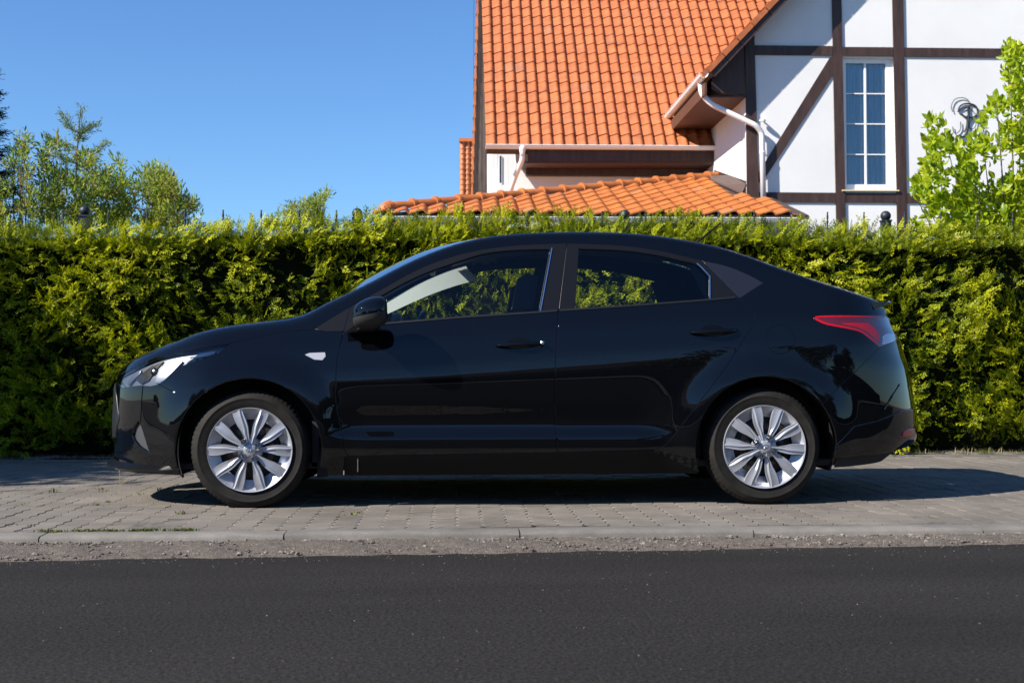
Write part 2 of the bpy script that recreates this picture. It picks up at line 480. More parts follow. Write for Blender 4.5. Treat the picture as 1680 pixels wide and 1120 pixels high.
def fill(outer, holes, surf, step=0.035, rows=None):
    """constrained triangulation of a polygon in surface coordinates"""
    pts = []; edges = []
    loops = [outer]+list(holes)
    for lp in loops:
        b = len(pts); pts += lp; edges += [(b+i, b+(i+1) % len(lp)) for i in range(len(lp))]
    xs = [p[0] for p in outer]; ys = [p[1] for p in outer]
    bp = np.array(pts)
    gx = np.arange(min(xs)+step*0.5, max(xs), step)
    for x in gx:
        yl = list(np.arange(min(ys)+step*0.25, max(ys), step*0.62))
        if rows: yl += rows(x)
        for y in yl:
            if not inpoly((x, y), outer) or any(inpoly((x, y), h) for h in holes): continue
            if np.min((bp[:, 0]-x)**2+(bp[:, 1]-y)**2) < (step*0.22)**2: continue
            pts.append((x, y))
    vo, eo, fo, *_ = delaunay_2d_cdt([Vector(p) for p in pts], edges, [], 0, 1e-7)
    V = [(v.x, v.y) for v in vo]; F = []
    for f in fo:
        cx = sum(V[i][0] for i in f)/len(f); cy = sum(V[i][1] for i in f)/len(f)
        if inpoly((cx, cy), outer) and not any(inpoly((cx, cy), h) for h in holes):
            F.append(tuple(f))
    return V, F
def shoulder_rows(s):
    zu = zU(s); r = rU(s)
    return [zu-r*(1-q) for q in (0.3, 0.55, 0.75, 0.88, 0.96, 0.995)]
def panel(name, poly, mtl, parent, holes=(), gap=0.0032, depth=0.016, off=0.0, step=0.035, bev=0.0026, top=False):
    poly = dedupe(poly)
    poly = resample(poly, step)
    if gap:
        on = outnorm(poly); poly = [(p[0]-n[0]*gap, p[1]-n[1]*gap) for p, n in zip(poly, on)]
        poly = dedupe(poly)
    hs = [resample(dedupe(list(h)), step) for h in holes]
    V, F = fill(poly, hs, None, step, shoulder_rows if top else None)
    def cl(s, z): return min(max(s, S0), S1), min(z, zU(s))
    V = [cl(*p) for p in V]
    P = [G(s, z, off) for s, z in V]; N = [Nrm(s, z) for s, z in V]
    F2 = []
    for f in F:
        a, b, c = (np.array(P[i]) for i in f[:3]); n = np.cross(b-a, c-a)
        F2.append(f if n.dot(N[f[0]]) >= 0 else f[::-1])
    P = list(P); N = list(N)
    for li, lp in enumerate([poly]+hs):
        on = outnorm(lp); sg = 1 if li == 0 else -1; base = len(P); m = len(lp)
        for (s, z), o2 in zip(lp, on):
            s, z = cl(s, z)
            n = Nrm(s, z); p = np.array(G(s, z, off))
            e = 1e-3; q = np.array(G(min(max(s+o2[0]*e, S0), S1), min(z+o2[1]*e, zU(s)), off)) - p
            l = np.linalg.norm(q)
            if l < 1e-7: q = np.array((o2[0], 0, o2[1]))
            q = q - n*q.dot(n); q = q/(np.linalg.norm(q)+1e-9)*sg
            P += [p, p+q*bev-n*bev, p+q*bev-n*(bev+depth)]
            n45 = (n+q)/np.linalg.norm(n+q)
            N += [n, n45, q]
        for i in range(m):
            j = (i+1) % m
            for k in (0, 1):
                f = (base+3*i+k, base+3*j+k, base+3*j+k+1, base+3*i+k+1)
                a, b, c = (np.array(P[t]) for t in f[:3]); nn = np.cross(b-a, c-a)
                F2.append(f if nn.dot(np.array(N[f[0]])+np.array(N[f[2]])) >= 0 else f[::-1])
    o = obj(name, P, F2, mtl, parent, True, normals=N)
    return o
def ribbon(name, pts_px, width, height, mtl, parent, off=-0.003, spx=None):
    """thin raised strip following a traced line on the surface"""
    sz = I(pts_px) if spx is None else spx
    vs = []; fs = []
    for i, (s, z) in enumerate(sz):
        a = np.array(sz[max(i-1, 0)]); b = np.array(sz[min(i+1, len(sz)-1)]); d = b-a; d = d/(np.linalg.norm(d)+1e-9)
        q = np.array((-d[1], d[0]))*width/2
        w0 = G(s-q[0], min(z-q[1], zU(s)-.001), off+height); w1 = G(s-q[0]*.8, min(z-q[1]*.8, zU(s)-.001), off); w2 = G(s+q[0]*.8, min(z+q[1]*.8, zU(s)-.001), off); w3 = G(s+q[0], min(z+q[1], zU(s)-.001), off+height)
        vs += [w0, w1, w2, w3]
    for i in range(len(sz)-1):
        for k in range(3): fs.append((4*i+k, 4*i+k+1, 4*i+4+k+1, 4*i+4+k))
    n = len(sz)-1; fs += [(0, 1, 2, 3)[::-1], (4*n, 4*n+1, 4*n+2, 4*n+3)]
    return obj(name, vs, fs, mtl, parent)

car = empty('parked_car', (0, YC, 0), 'glossy black four-door saloon car parked side-on on the paved sidewalk in front of the hedge', 'car')
def mirror(o, parent=None):
    c = o.copy(); COL.objects.link(c); c.parent = parent or o.parent
    if parent is None or parent == car: c.scale = (1, -1, 1)
    return c
def mirror_tree(o):
    c = o.copy(); COL.objects.link(c); c.parent = car; c.scale = (1, -1, 1)
    for ch in list(o.children):
        d = ch.copy(); COL.objects.link(d); d.parent = c
    return c
PAIRS = []

# ---- seams traced from the photograph
seamA = [(564, 543), (557.5, 570), (553, 590), (551, 628), (552, 660), (556, 686), (562.5, 713), (566, 738), (572, 748)]
seamB = [(915.6, 509.5), (912.5, 572), (909.9, 640), (911, 694), (915.6, 742)]
seamC = [(1214, 488.5), (1226, 501.5), (1236, 513), (1239.5, 523), (1238, 530), (1214, 568), (1190, 604), (1151.5, 655), (1120, 695), (1101, 720), (1090, 731), (1073, 737)]
belt1 = [(564, 543), (600, 536), (640, 530.5), (756, 521), (886, 512.5), (915.6, 509.8)]
belt2 = [(917, 509.7), (939, 508), (1096, 497.5), (1163, 492.5), (1214, 488.5)]
frameF = [(575, 503), (600, 488.5), (631, 471.5), (678, 445.5), (725, 426), (780, 411.3), (835, 403.5), (880, 400.5), (929.5, 399)]
frameR = [(930.5, 399), (947, 399.3), (1018, 402.4), (1077, 410), (1120, 419.5), (1152, 427)]
quarterT = [(1152, 427), (1194.7, 437), (1232, 452.5), (1252, 464)]
cA, cB, cC = catmull(seamA, 3), catmull(seamB, 3), catmull(seamC, 4)
archF = [(XF+RARCH*math.cos(a), ZF+RARCH*math.sin(a)) for a in np.radians(np.linspace(-22, 203, 46))]
archR = [(XR+RARCH*math.cos(a), ZR+RARCH*math.sin(a)) for a in np.radians(np.linspace(-16, 200, 46))]
ZB = 0.158
sA, sB, sC = I(cA), I(cB), I(cC)
b1, b2 = I(catmull(belt1, 3)), I(catmull(belt2, 3))
fF, fR, qT = I(catmull(frameF, 4)), I(catmull(frameR, 4)), I(catmull(quarterT, 3))
door_z0 = sA[-1][1]

# front door, rear door
fd = panel('front_door', sA + [(sB[-1][0], sB[-1][1])] + sB[::-1][1:] + b1[::-1], M['paint'], car)
rd = panel('rear_door', sB + sC[::-1][0:] + b2[::-1], M['paint'], car)
# front fender
hl_low = [(375.9, 562.8), (362.5, 575.4), (344.9, 584.6), (319, 592.5), (295.7, 600), (280, 613), (270, 622.5), (260.4, 630.4)]
hl_top = [(199.9, 637.2), (190.8, 622.5), (199, 613), (212, 606), (229, 597), (254.5, 586.6), (280, 580.3), (307.5, 575), (346.8, 568), (375.9, 562.8)]
hl_bot = [(260.4, 630.4), (244.7, 634), (231, 632.4), (215, 634), (199.9, 637.2)]
hood_seam = [(375.9, 562.8), (400, 556.5), (430, 549.5), (470, 543), (516, 539.5)]
bump_seam = [(260.4, 630.4), (281, 641), (300, 647)]
hlL, hlT, hlB = I(hl_low), I(catmull(hl_top, 3)), I(hl_bot)
hs, bs = I(hood_seam), I(bump_seam)
sail = I([(516, 539.5), (545, 521), (575, 503)]); sail_low = I([(516, 539.5), (535, 543.5), (564, 543)])
def arc_between(arc, i0, i1): return arc[i0:i1+1]
# index on the front arch (0 = rear foot, end = front foot)
iF = min(range(len(archF)), key=lambda i: math.hypot(archF[i][0]-bs[-1][0], archF[i][1]-bs[-1][1]))
fender = hs + sail_low[1:] + sA[1:] + [(sA[-1][0]-0.02, door_z0-0.005), (sA[-1][0]-0.03, ZB)] + [(archF[0][0]+0.005, ZB)] + archF[:iF+1] + bs[::-1][1:] + hlL[::-1][1:]
ff = panel('front_fender', fender, M['paint'], car)
# bonnet side strip up to the shoulder
hood_edge = [(s, zU(s)-0.0005) for s in np.linspace(-0.99, S0+0.01, 60)]
hood_low = sail[0:1] + hs[::-1]
hoodside = [(hs[-1][0], hs[-1][1])] + [(hs[-1][0]+0.001, zU(hs[-1][0])-0.0005)] + [(s, zU(s)-0.0005) for s in np.linspace(hs[-1][0], S0+0.005, 60)] + [(S0+0.005, 0.672)] + [(hlT[3][0]-0.10, 0.672)] + hlT[4:] + hs[1:]
# headlight, bumper
hl = panel('headlight', hlT[:-1] + hlL + hlB[1:-1], M['lampdark'], car, gap=0.003, off=0.03, depth=0.0)
hl_lens = panel('lens', hlT[:-1] + hlL + hlB[1:-1], M['lens'], hl, gap=0.003, depth=0.02)
def inset_on(name, pts, m, parent, off, st=0.02):
    return panel(name, I(pts), m, parent, gap=0, off=off, depth=0.01, step=st)
inset_on('reflector', [(250, 626), (261, 602), (277, 590), (290, 586), (296, 591), (282, 605), (268, 620), (259, 628)], M['reflector'], hl, 0.018)
inset_on('turn_signal', [(316, 585), (326, 578), (352, 574), (350, 578), (334, 582)], M['lampwhite'], hl, 0.015)
inset_on('light_guide', [(204, 628), (213, 615), (226, 606), (224, 611), (213, 622), (206, 631)], M['reflector'], hl, 0.016, 0.015)
pc = inv(247, 606); pg = G(*pc); pn = Nrm(*pc); pm2 = MB()
pm2.lathe([(0.0, -0.026), (0.012, -0.024), (0.022, -0.016), (0.027, -0.004), (0.029, 0.006)], (0, 0, 0), 'y', 20, caps=False)
_q = Vector((0, -1, 0)).rotation_difference(Vector((pn[0]*0.6, pn[1], 0)))
pm2.v = [_q@Vector(v)+Vector(pg)-Vector(pn)*0.040 for v in pm2.v]; pm2.build('projector', M['nut'], hl, True)
inset_on('bezel', [(216, 620), (240, 600), (262, 590), (250, 604), (238, 622), (226, 629)], M['trim'], hl, 0.022)
bumper = hlB[::1] + [] 
nose_z = 0.655
fb_poly = bs + archF[iF:] + [(archF[-1][0]-0.0, 0.165)] + [(s, 0.165) for s in np.linspace(archF[-1][0]-0.05, S0+0.01, 20)] + [(S0+0.01, nose_z)] + [(hlT[2][0]-0.06, nose_z)] + hlB[::-1][:1] + hlB[::-1][1:-1]
grille = [(S0+0.012, 0.34), (S0+0.30, 0.34), (S0+0.37, 0.44), (S0+0.30, 0.56), (S0+0.20, 0.62), (S0+0.012, 0.62)]
vent = I([(227, 688), (219, 700), (216, 712), (219, 722), (228, 733), (246, 744), (240, 726), (234, 706)])
fb = panel('front_bumper', fb_poly, M['paint'], car, holes=[vent], gap=0.002)
fog = panel('fog_lamp_bezel', vent, M['foggrey'], fb, gap=0.0, off=0.016, depth=0.01, step=0.015)
gr = panel('grille', grille, M['trim'], car, gap=0, off=-0.004, depth=0.004)
# chin lip below the bumper
lip = MB(); prev = None
lv = []; 
for i, s in enumerate(np.linspace(-1.665, S0, 26)):
    n = Nrm(s, 0.2); g = G(s, 0.19)
    k = 0.0 if i < 2 else 0.030
    o2 = (g[0]+n[0]*k, g[1]+n[1]*k)
    lv += [(g[0]-n[0]*.01, g[1]-n[1]*.01, 0.222), (o2[0], o2[1], 0.196), (o2[0], o2[1], 0.186), (g[0]-n[0]*.03, g[1]-n[1]*.03, 0.168)]
lf = []
for i in range(25):
    for k in range(3): lf.append((4*i+k, 4*i+4+k, 4*i+4+k+1, 4*i+k+1))
spl = autosmooth(obj('chin_spoiler', lv, lf, M['sillpaint'], car), 50)
# number plate on the nose
plate = MB(); plate.box(-2.150, -2.141, YC-0.26, YC+0.26, 0.42, 0.53)
plate.build('number_plate', M['plate'], car)

# body side: A-pillar, roof rail, C-pillar and rear quarter in one pressing
sl = (-1.0)
roofE = [(s, zU(s)-0.0005) for s in np.linspace(hs[-1][0], 2.02, 130)]
tl_left = [(1333.8, 521.5), (1342.5, 527.5), (1357.5, 533.8), (1395, 540.5), (1415, 546), (1430, 557), (1442.5, 569.5)]
tl_top = [(1333.8, 521.5), (1342.5, 518), (1382.5, 517), (1420, 517.5), (1452, 518)]
tl_bot = [(1442.5, 569.5), (1458, 563), (1471, 558)]
tL, tT, tB = I(tl_left), I(tl_top), I(tl_bot)
rb_seam = I([(1442.5, 569.5), (1418, 594), (1385, 626), (1350, 662)])
iR = min(range(len(archR)), key=lambda i: math.hypot(archR[i][0]-rb_seam[-1][0], archR[i][1]-rb_seam[-1][1]))
sEnd = tT[-1][0]+0.02
bside = sail[0:1] + roofE[0:1] + [p for p in roofE if p[0] < sEnd-0.005] + [(sEnd, zU(sEnd)-0.0005), (sEnd, tT[-1][1])] + tT[::-1] + tL[1:] + rb_seam[1:] + archR[iR+1:][:0]
bside = bside + archR[iR:] + [(archR[-1][0], ZB+0.01)] + [(sC[-1][0], ZB+0.115)] + sC[::-1] + qT[::-1][:1] + qT[::-1][1:] + fR[::-1][1:] + fF[::-1] + sail[::-1][1:-1]
body_side = panel('body_side', bside, M['paint'], car, gap=0.0015, top=True)
# fuel flap
fc = inv(1280.4, 556.5); rf = 0.075
fuel = [(fc[0]+rf*math.cos(a), fc[1]+rf*math.sin(a)) for a in np.linspace(0, 2*math.pi, 40)[:-1]]
fl = panel('fuel_flap_gap', fuel, M['cup'], car, gap=0, off=-0.0006, depth=0.0, bev=0.0, step=0.02)
flp = panel('fuel_flap', fuel, M['paint'], car, gap=0.0035, off=-0.0014, depth=0.0004, bev=0.0006, step=0.02)
hoods = panel('bonnet_side', hoodside, M['paint'], car, gap=0.0015, top=True)
# sill
def sill_top(x): return float(np.interp(x, [sA[-1][0], sB[-1][0], sC[-1][0]], [door_z0, sB[-1][1], sC[-1][1]]))-0.001
sill = [(sA[-1][0]-0.02, door_z0-0.004)] + [(x, sill_top(x)) for x in np.linspace(sA[-1][0], sC[-1][0]-0.01, 20)] + [(sC[-1][0], sC[-1][1]-0.001), (archR[-1][0]-0.002, ZB+0.075), (archR[-1][0]-0.002, ZB), (sA[-1][0]-0.025, ZB)]
sl_o = panel('sill_panel', sill, M['sillpaint'], car, gap=0.002)
ribbon('sill_gap_glint', [(587, 752), (587, 762), (587, 773)], 0.005, 0.002, M['chrome'], sl_o)  # bright metal strip stands in for the glint at the sill trim gap
# rear bumper
rbp = rb_seam + archR[:iR+1][::-1] + [(archR[0][0]+0.002, 0.235)] + [(archR[0][0]+0.10, 0.238), (1.95, 0.25), (2.12, 0.275), (2.25, 0.30), (S1-0.01, 0.31), (S1-0.01, 0.84), (tB[-1][0]+0.03, 0.84)] + tB[::-1][:-1]
rb = panel('rear_bumper', rbp, M['paint'], car, gap=0.002, step=0.03)
low = I([(1372, 746), (1370, 712), (1400, 700), (1437.5, 691), (1475, 675)]) 
lowp = [(archR[0][0]+0.006, 0.240), (archR[0][0]+0.01, 0.30)] + low[2:] + [(low[-1][0]+0.15, low[-1][1]+0.005), (S1-0.012, low[-1][1]+0.01), (S1-0.012, 0.315), (2.25, 0.305), (2.12, 0.28), (1.95, 0.255)]
dv = panel('bumper_valance', lowp, M['paint'], rb, gap=0, off=-0.010, depth=0.012, step=0.03)
ribbon('bumper_crease', [(1437.5, 691), (1450, 671), (1463, 650), (1476, 630)], 0.006, 0.003, M['paint'], rb, off=-0.006)
rr = panel('rear_reflector', I([(1477, 714), (1479, 708), (1486, 705), (1497, 703), (1493, 711), (1485, 715)]), M['red'], rb, gap=0, off=-0.016, depth=0.006, step=0.015)
# tail lamp
tl = panel('tail_lamp', tT + [(tB[-1][0], tT[-1][1]-0.01)] + tB[::-1] + tL[::-1][1:], M['darkred'], car, gap=0.002, off=0.0, step=0.02)
def strip(name, pts, w, m, parent, off): return ribbon(name, pts, w, 0.002, m, parent, off)
strip('red_edge', catmull([(1337, 521.5), (1345, 519.5), (1382, 518.8), (1420, 519.4), (1450, 520)], 3), 0.010, M['red'], tl, -0.0015)
strip('red_edge', catmull([(1337, 522), (1344, 526), (1358, 531.5), (1394, 538.5), (1413, 544), (1428, 555), (1441, 566)], 3), 0.012, M['red'], tl, -0.0015)
panel('brake_light', I([(1380, 530.5), (1402, 530), (1424, 530.5), (1434, 537), (1442, 548), (1444, 563), (1438, 557), (1424, 544), (1408, 536.5), (1392, 533)]), M['red'], tl, gap=0, off=-0.0015, depth=0.001, step=0.015)
panel('reversing_lens', I([(1447, 565), (1449, 552), (1456, 547), (1469, 548), (1471, 556), (1458, 562)]), M['lampwhite'], tl, gap=0, off=-0.0015, depth=0.001, step=0.015)
# window frames and glass
gF = I(catmull([(622, 486), (640, 475.5), (665, 462), (700, 445.8), (740, 431.8), (788, 416.2), (831, 410), (870, 408), (903, 407.5)], 3) + [(893.5, 459), (884, 511.3), (756, 519.7), (640, 529), (612, 532)])
gR = I([(949, 406.8)] + catmull([(949, 406.8), (1018, 409.3), (1077, 417), (1120, 426.8), (1141, 431.5), (1151, 439), (1164, 453)], 3)[1:] + [(1163.5, 490.5), (1096, 495.5), (942.4, 506)])
frF = b1[0:1] + I([(570, 520)]) + fF + [(sB[0][0], sB[0][1])] + b1[::-1][1:-1]
wf = panel('window_frame', frF, M['frame_black'], fd, holes=[gF], gap=0.0012, off=0.002)
frR = b2[0:1] + fR + b2[::-1][:-1]
wr = panel('window_frame', frR, M['frame_black'], rd, holes=[gR], gap=0.0012, off=0.002)
panel('window_glass', gF, M['glass'], fd, gap=-0.003, off=0.010, depth=0.001)
panel('window_glass', gR, M['glass'], rd, gap=-0.003, off=0.010, depth=0.001)
qg = panel('quarter_glass', qT + b2[-1:] , M['darkglass'], car, gap=0.002, off=0.001)
sg = panel('corner_garnish', sail[:-1] + fF[:1] + I([(570, 520)]) + sail_low[::-1][:-1], M['frame_black'], car, gap=0.002, off=0.0)
ribbon('window_channel', [(905.5, 407), (896, 459), (886.5, 510.5)], 0.007, 0.004, M['chrome'], fd)
ribbon('window_channel', [(1143, 432), (1152, 440), (1164.5, 453.5), (1164.5, 490)], 0.008, 0.004, M['chrome'], rd)
ribbon('window_sill_seal', [(600, 535), (640, 530), (756, 520.5), (886, 512), (914, 509.6)], 0.012, 0.006, M['trim'], fd, off=-0.004)
ribbon('window_sill_seal', [(919, 509.3), (1030, 502), (1163, 492), (1206, 488)], 0.012, 0.006, M['trim'], rd, off=-0.004)
lp_ = at(1459, 499, 0.42); lpm = MB(); prof = [(lp_.x-0.17, lp_.z-0.004), (lp_.x-0.06, lp_.z-0.001), (lp_.x, lp_.z+0.004), (lp_.x+0.004, lp_.z-0.003), (lp_.x-0.012, lp_.z-0.016), (lp_.x-0.05, lp_.z-0.034), (lp_.x-0.16, lp_.z-0.05)]
ys3 = [0.16, 0.24, 0.34, 0.60, 0.85, 1.10, 1.36, 1.46, 1.54]; pull = [-0.10, -0.045, -0.01, 0.006, 0.01, 0.006, -0.01, -0.045, -0.10]
lvv = [(x+q*(1 if i in (1, 2, 3, 4, 5) else 0.6), y, z+(0.010 if abs(y-0.85) < 0.3 else 0.004 if abs(y-.85) < .55 else 0)) for y, q in zip(ys3, pull) for i, (x, z) in enumerate(prof)]
k_ = len(prof); lff = [(j*k_+i, (j+1)*k_+i, (j+1)*k_+(i+1) % k_, j*k_+(i+1) % k_) for j in range(len(ys3)-1) for i in range(k_)] + [tuple(range(k_))[::-1], tuple((len(ys3)-1)*k_+i for i in range(k_))]
autosmooth(obj('boot_lip', lvv, [f[::-1] for f in lff], M['paint'], car), 50)
# side repeater
sr = panel('side_repeater', I([(501.7, 582), (508, 579.8), (533, 578.8), (534, 584.5), (529, 590.5), (516, 589.5)]), M['lampwhite'], ff, gap=0, off=-0.006, depth=0.005, step=0.012, bev=0.002)

def grid_obj(name, fn, nu, nv, m, parent, flip=False, smooth=True):
    vs = [fn(i/nu, j/nv) for i in range(nu+1) for j in range(nv+1)]
    fs = []
    for i in range(nu):
        for j in range(nv):
            a = i*(nv+1)+j; q = (a, a+1, a+nv+2, a+nv+1); fs.append(q[::-1] if flip else q)
    return obj(name, vs, fs, m, parent, smooth)
def top_pt(s, w, dz=0.0):
    """w from the near shoulder (0) over the centre line (1) to the far shoulder (2)"""
    e = G(s, zU(s)-0.0004)
    crown = 0.034 - 0.006*sstep(-0.9, -0.2, s) - 0.010*sstep(0.9, 1.7, s)
    u = 1-abs(1-w)
    if s < XS: xc = e[0] - (abs(e[0]-(-2.06)))*0.0; crown *= max(0.0, math.cos(min((XS-s)/AN, 1)*math.pi/2))**0.8
    if s > XE: crown *= max(0.0, math.cos(min((s-XE)/AR, 1)*math.pi/2))
    y = e[1] + (YC-e[1])*u
    if w > 1: y = 2*YC-y
    bow = 0.10*sstep(-1.0, -0.7, s)*(1-sstep(-0.4, 0.1, s)) - 0.10*sstep(0.9, 1.2, s)*(1-sstep(1.4, 1.6, s))
    return (e[0]-bow*(1-(1-u)**2), y, e[2]+crown*(1-(1-u)**2)+dz)
def top(name, s0, s1, m, nu=24, dz=0.0, parent=None):
    return grid_obj(name, lambda a, b: top_pt(s0+(s1-s0)*a, 2*b, dz), nu, 24, m, parent or car)
top('bonnet', S0+0.004, -1.0, M['paint'], 34)
top('windscreen', -1.0, -0.23, M['glass'], 16)
top('roof', -0.23, 0.93, M['paint'], 22)
top('rear_window', 0.93, 1.52, M['darkglass'], 16)
top('boot_lid', 1.52, S1-0.004, M['paint'], 26)
top('headliner', -0.30, 0.98, M['liner'], 20, -0.03)
# inner skins keep daylight out between the panels
def inner_fn(a, b):
    s = S0+0.02+(S1-S0-0.04)*a; z0, z1 = 0.17, min(_belt(min(max(s, -2.2), 2.2))-0.02, zU(s)-0.05)
    z = z0+(z1-z0)*b; 
    return G(s, z, 0.030)
inn = grid_obj('inner_skin', inner_fn, 120, 10, M['inner'], car)
# cut the wheel houses out of the inner skin
me = inn.data; import bmesh
bm = bmesh.new(); bm.from_mesh(me)
kill = [f for f in bm.faces if any(math.hypot(f.calc_center_median().x-cx, f.calc_center_median().z-cz) < RARCH+0.03 for cx, cz in ((XF, ZF), (XR, ZR)))]
bmesh.ops.delete(bm, geom=kill, context='FACES'); bm.to_mesh(me); bm.free()
def rail_inner(a, b):
    s = -0.95+(1.35+0.95)*a; z1 = zU(s)-0.012
    zf = None
    return G(s, z1-0.055+0.05*b, 0.035)
grid_obj('roof_rail_trim', rail_inner, 60, 3, M['liner'], car)
mirror(car.children[-1])
def pil(name, p0, p1, w, m, off=0.035):
    a = inv(*p0); b = inv(*p1)
    vs = []; n = 8
    for i in range(n+1):
        t = i/n; s = a[0]+(b[0]-a[0])*t; z = a[1]+(b[1]-a[1])*t
        for k in (-1, 1): vs.append(G(s+k*w/2, min(z, zU(s)-.004), off))
    return obj(name, vs, [(2*i, 2*i+1, 2*i+3, 2*i+2) for i in range(n)], m, car)
mirror(pil('pillar_trim', (928, 404), (914, 520), 0.12, M['inner']))
mirror(pil('pillar_trim', (1165, 430), (1200, 500), 0.22, M['inner']))
# pale trim on the inside of the far windscreen pillar
vs = []
for i in range(13):
    t = i/12; s = -0.93+0.70*t; zt = zU(s)-0.014
    g0 = G(s, zt, 0.035); g1 = G(s+0.075*t, zt-0.062-0.02*t, 0.085)
    vs += [(g0[0], 2*YC-g0[1], g0[2]), (g1[0], 2*YC-g1[1], g1[2])]
obj('windscreen_pillar_trim', vs, [(2*i, 2*i+1, 2*i+3, 2*i+2) for i in range(12)], M['pillar_trim'], car, True)
# floor, bulkheads, dashboard, seats, wheel, mirror
fm = MB(); fm.box(-1.7, 1.75, 0.10, 1.60, 0.19, 0.22); fm.box(-1.02, -0.98, 0.10, 1.60, 0.2, 0.80); fm.box(0.95, 0.99, 0.15, 1.55, 0.2, 0.95)
fm.build('floor_pan', M['inner'], car)
dm = MB()
dm.prism([(-1.02, 0.13, 0.60), (-0.62, 0.13, 0.60), (-0.55, 0.13, 0.74), (-0.58, 0.13, 0.84), (-0.78, 0.13, 0.885), (-1.02, 0.13, 0.88)], (0, 1.44, 0)); dm.build('dashboard', M['inner'], car)
pm = MB(); pm.box(1.0, 1.55, 0.2, 1.5, 0.93, 0.95); pm.build('parcel_shelf', M['inner'], car)
def seat(name, x, y, w, head=True):
    s = MB()
    s.prism([(x-0.25, y, 0.35), (x+0.28, y, 0.33), (x+0.30, y, 0.47), (x-0.25, y, 0.50)], (0, w, 0))
    s.prism([(x+0.20, y, 0.42), (x+0.34, y, 0.42), (x+0.50, y, 0.94), (x+0.42, y, 0.955)], (0, w, 0))
    o = s.build(name, M['seat'], car)
    if head:
        h = MB(); yc = y+w/2
        h.prism([(x+0.42, yc-0.11, 1.02), (x+0.53, yc-0.11, 1.02), (x+0.56, yc-0.10, 1.19), (x+0.50, yc-0.10, 1.21), (x+0.45, yc-0.10, 1.18)], (0, 0.21, 0))
        h.tube([(x+0.47, yc-0.05, 0.90), (x+0.49, yc-0.05, 1.0)], 0.006, 6); h.tube([(x+0.47, yc+0.05, 0.90), (x+0.49, yc+0.05, 1.0)], 0.006, 6)
        h.build('headrest', M['seat'], o)
seat('front_seat', -0.40, 0.22, 0.50); seat('front_seat', -0.40, 0.98, 0.50)
seat('rear_seat', 0.56, 0.18, 1.34, False)
st = MB()
ang = math.radians(24); cx, cy, cz = -0.53, 0.42, 0.83
ring = []
for k in range(33):
    a = 2*math.pi*k/32; ring.append((cx - 0.185*math.sin(a)*math.sin(ang)*-1, cy+0.185*math.cos(a), cz+0.185*math.sin(a)*math.cos(ang)))
st.tube(ring, 0.016, 8, caps=False); st.tube([(cx, cy-0.17, cz), (cx, cy+0.17, cz)], 0.02, 6); st.tube([(cx, cy, cz), (cx-0.2, cy, cz-0.1)], 0.035, 8)
st.build('steering_wheel', M['trim'], car, True)
im = MB(); im.prism([(-0.43, YC-0.11, 1.235), (-0.405, YC-0.11, 1.235), (-0.400, YC-0.11, 1.30), (-0.425, YC-0.11, 1.30)], (0, 0.22, 0)); im.tube([(-0.42, YC, 1.29), (-0.47, YC, 1.335)], 0.01, 6)
im.build('interior_mirror', M['trim'], car)

# door mirror
def mirror_fn(a, b):
    # bulb shell: a round the section, b from the glass side (rear) to the front tip
    t = b*math.pi; ca, sa = math.cos(2*math.pi*a), math.sin(2*math.pi*a)
    x = -math.cos(t)*0.5+0.5
    rad = max(math.sin(min(t*0.86+0.42, math.pi)), 0.0)**0.62 if b < 1 else 0
    L = 0.168
    px = -0.628 - x*L
    hz = 0.077*rad*(1.0 if sa > 0 else 0.92); hy = 0.095*rad
    py = -0.115 + hy*ca
    pz = 0.990 - 0.012*x + hz*(abs(sa)**0.85)*(1 if sa > 0 else -1) - 0.018*x
    return (px, py, pz)
dmr = grid_obj('door_mirror', mirror_fn, 32, 18, M['paint'], fd, smooth=True)
lw = grid_obj('mirror_base', lambda a, b: (lambda p: (p[0]+0.002, p[1]*1.0+(0.0), p[2]-0.006 if p[2] < 0.983 else 0.983))(mirror_fn(0.5+0.5*a, b)), 14, 14, M['plastic'], fd)
for v in lw.data.vertices: v.co.z -= 0.003; v.co.y *= 1.004
mm = MB(); mm.prism([(-0.84, -0.0, 0.885), (-0.70, -0.0, 0.895), (-0.66, -0.02, 0.925), (-0.72, -0.02, 0.94), (-0.80, -0.01, 0.915)], (0, 0.06, 0))
mm.hexa([(-0.75, -0.10, 0.905), (-0.66, -0.10, 0.905), (-0.68, 0.04, 0.895), (-0.80, 0.04, 0.885), (-0.75, -0.10, 0.935), (-0.66, -0.10, 0.935), (-0.68, 0.04, 0.935), (-0.78, 0.04, 0.925)])
mm.build('mirror_arm', M['trim'], fd)
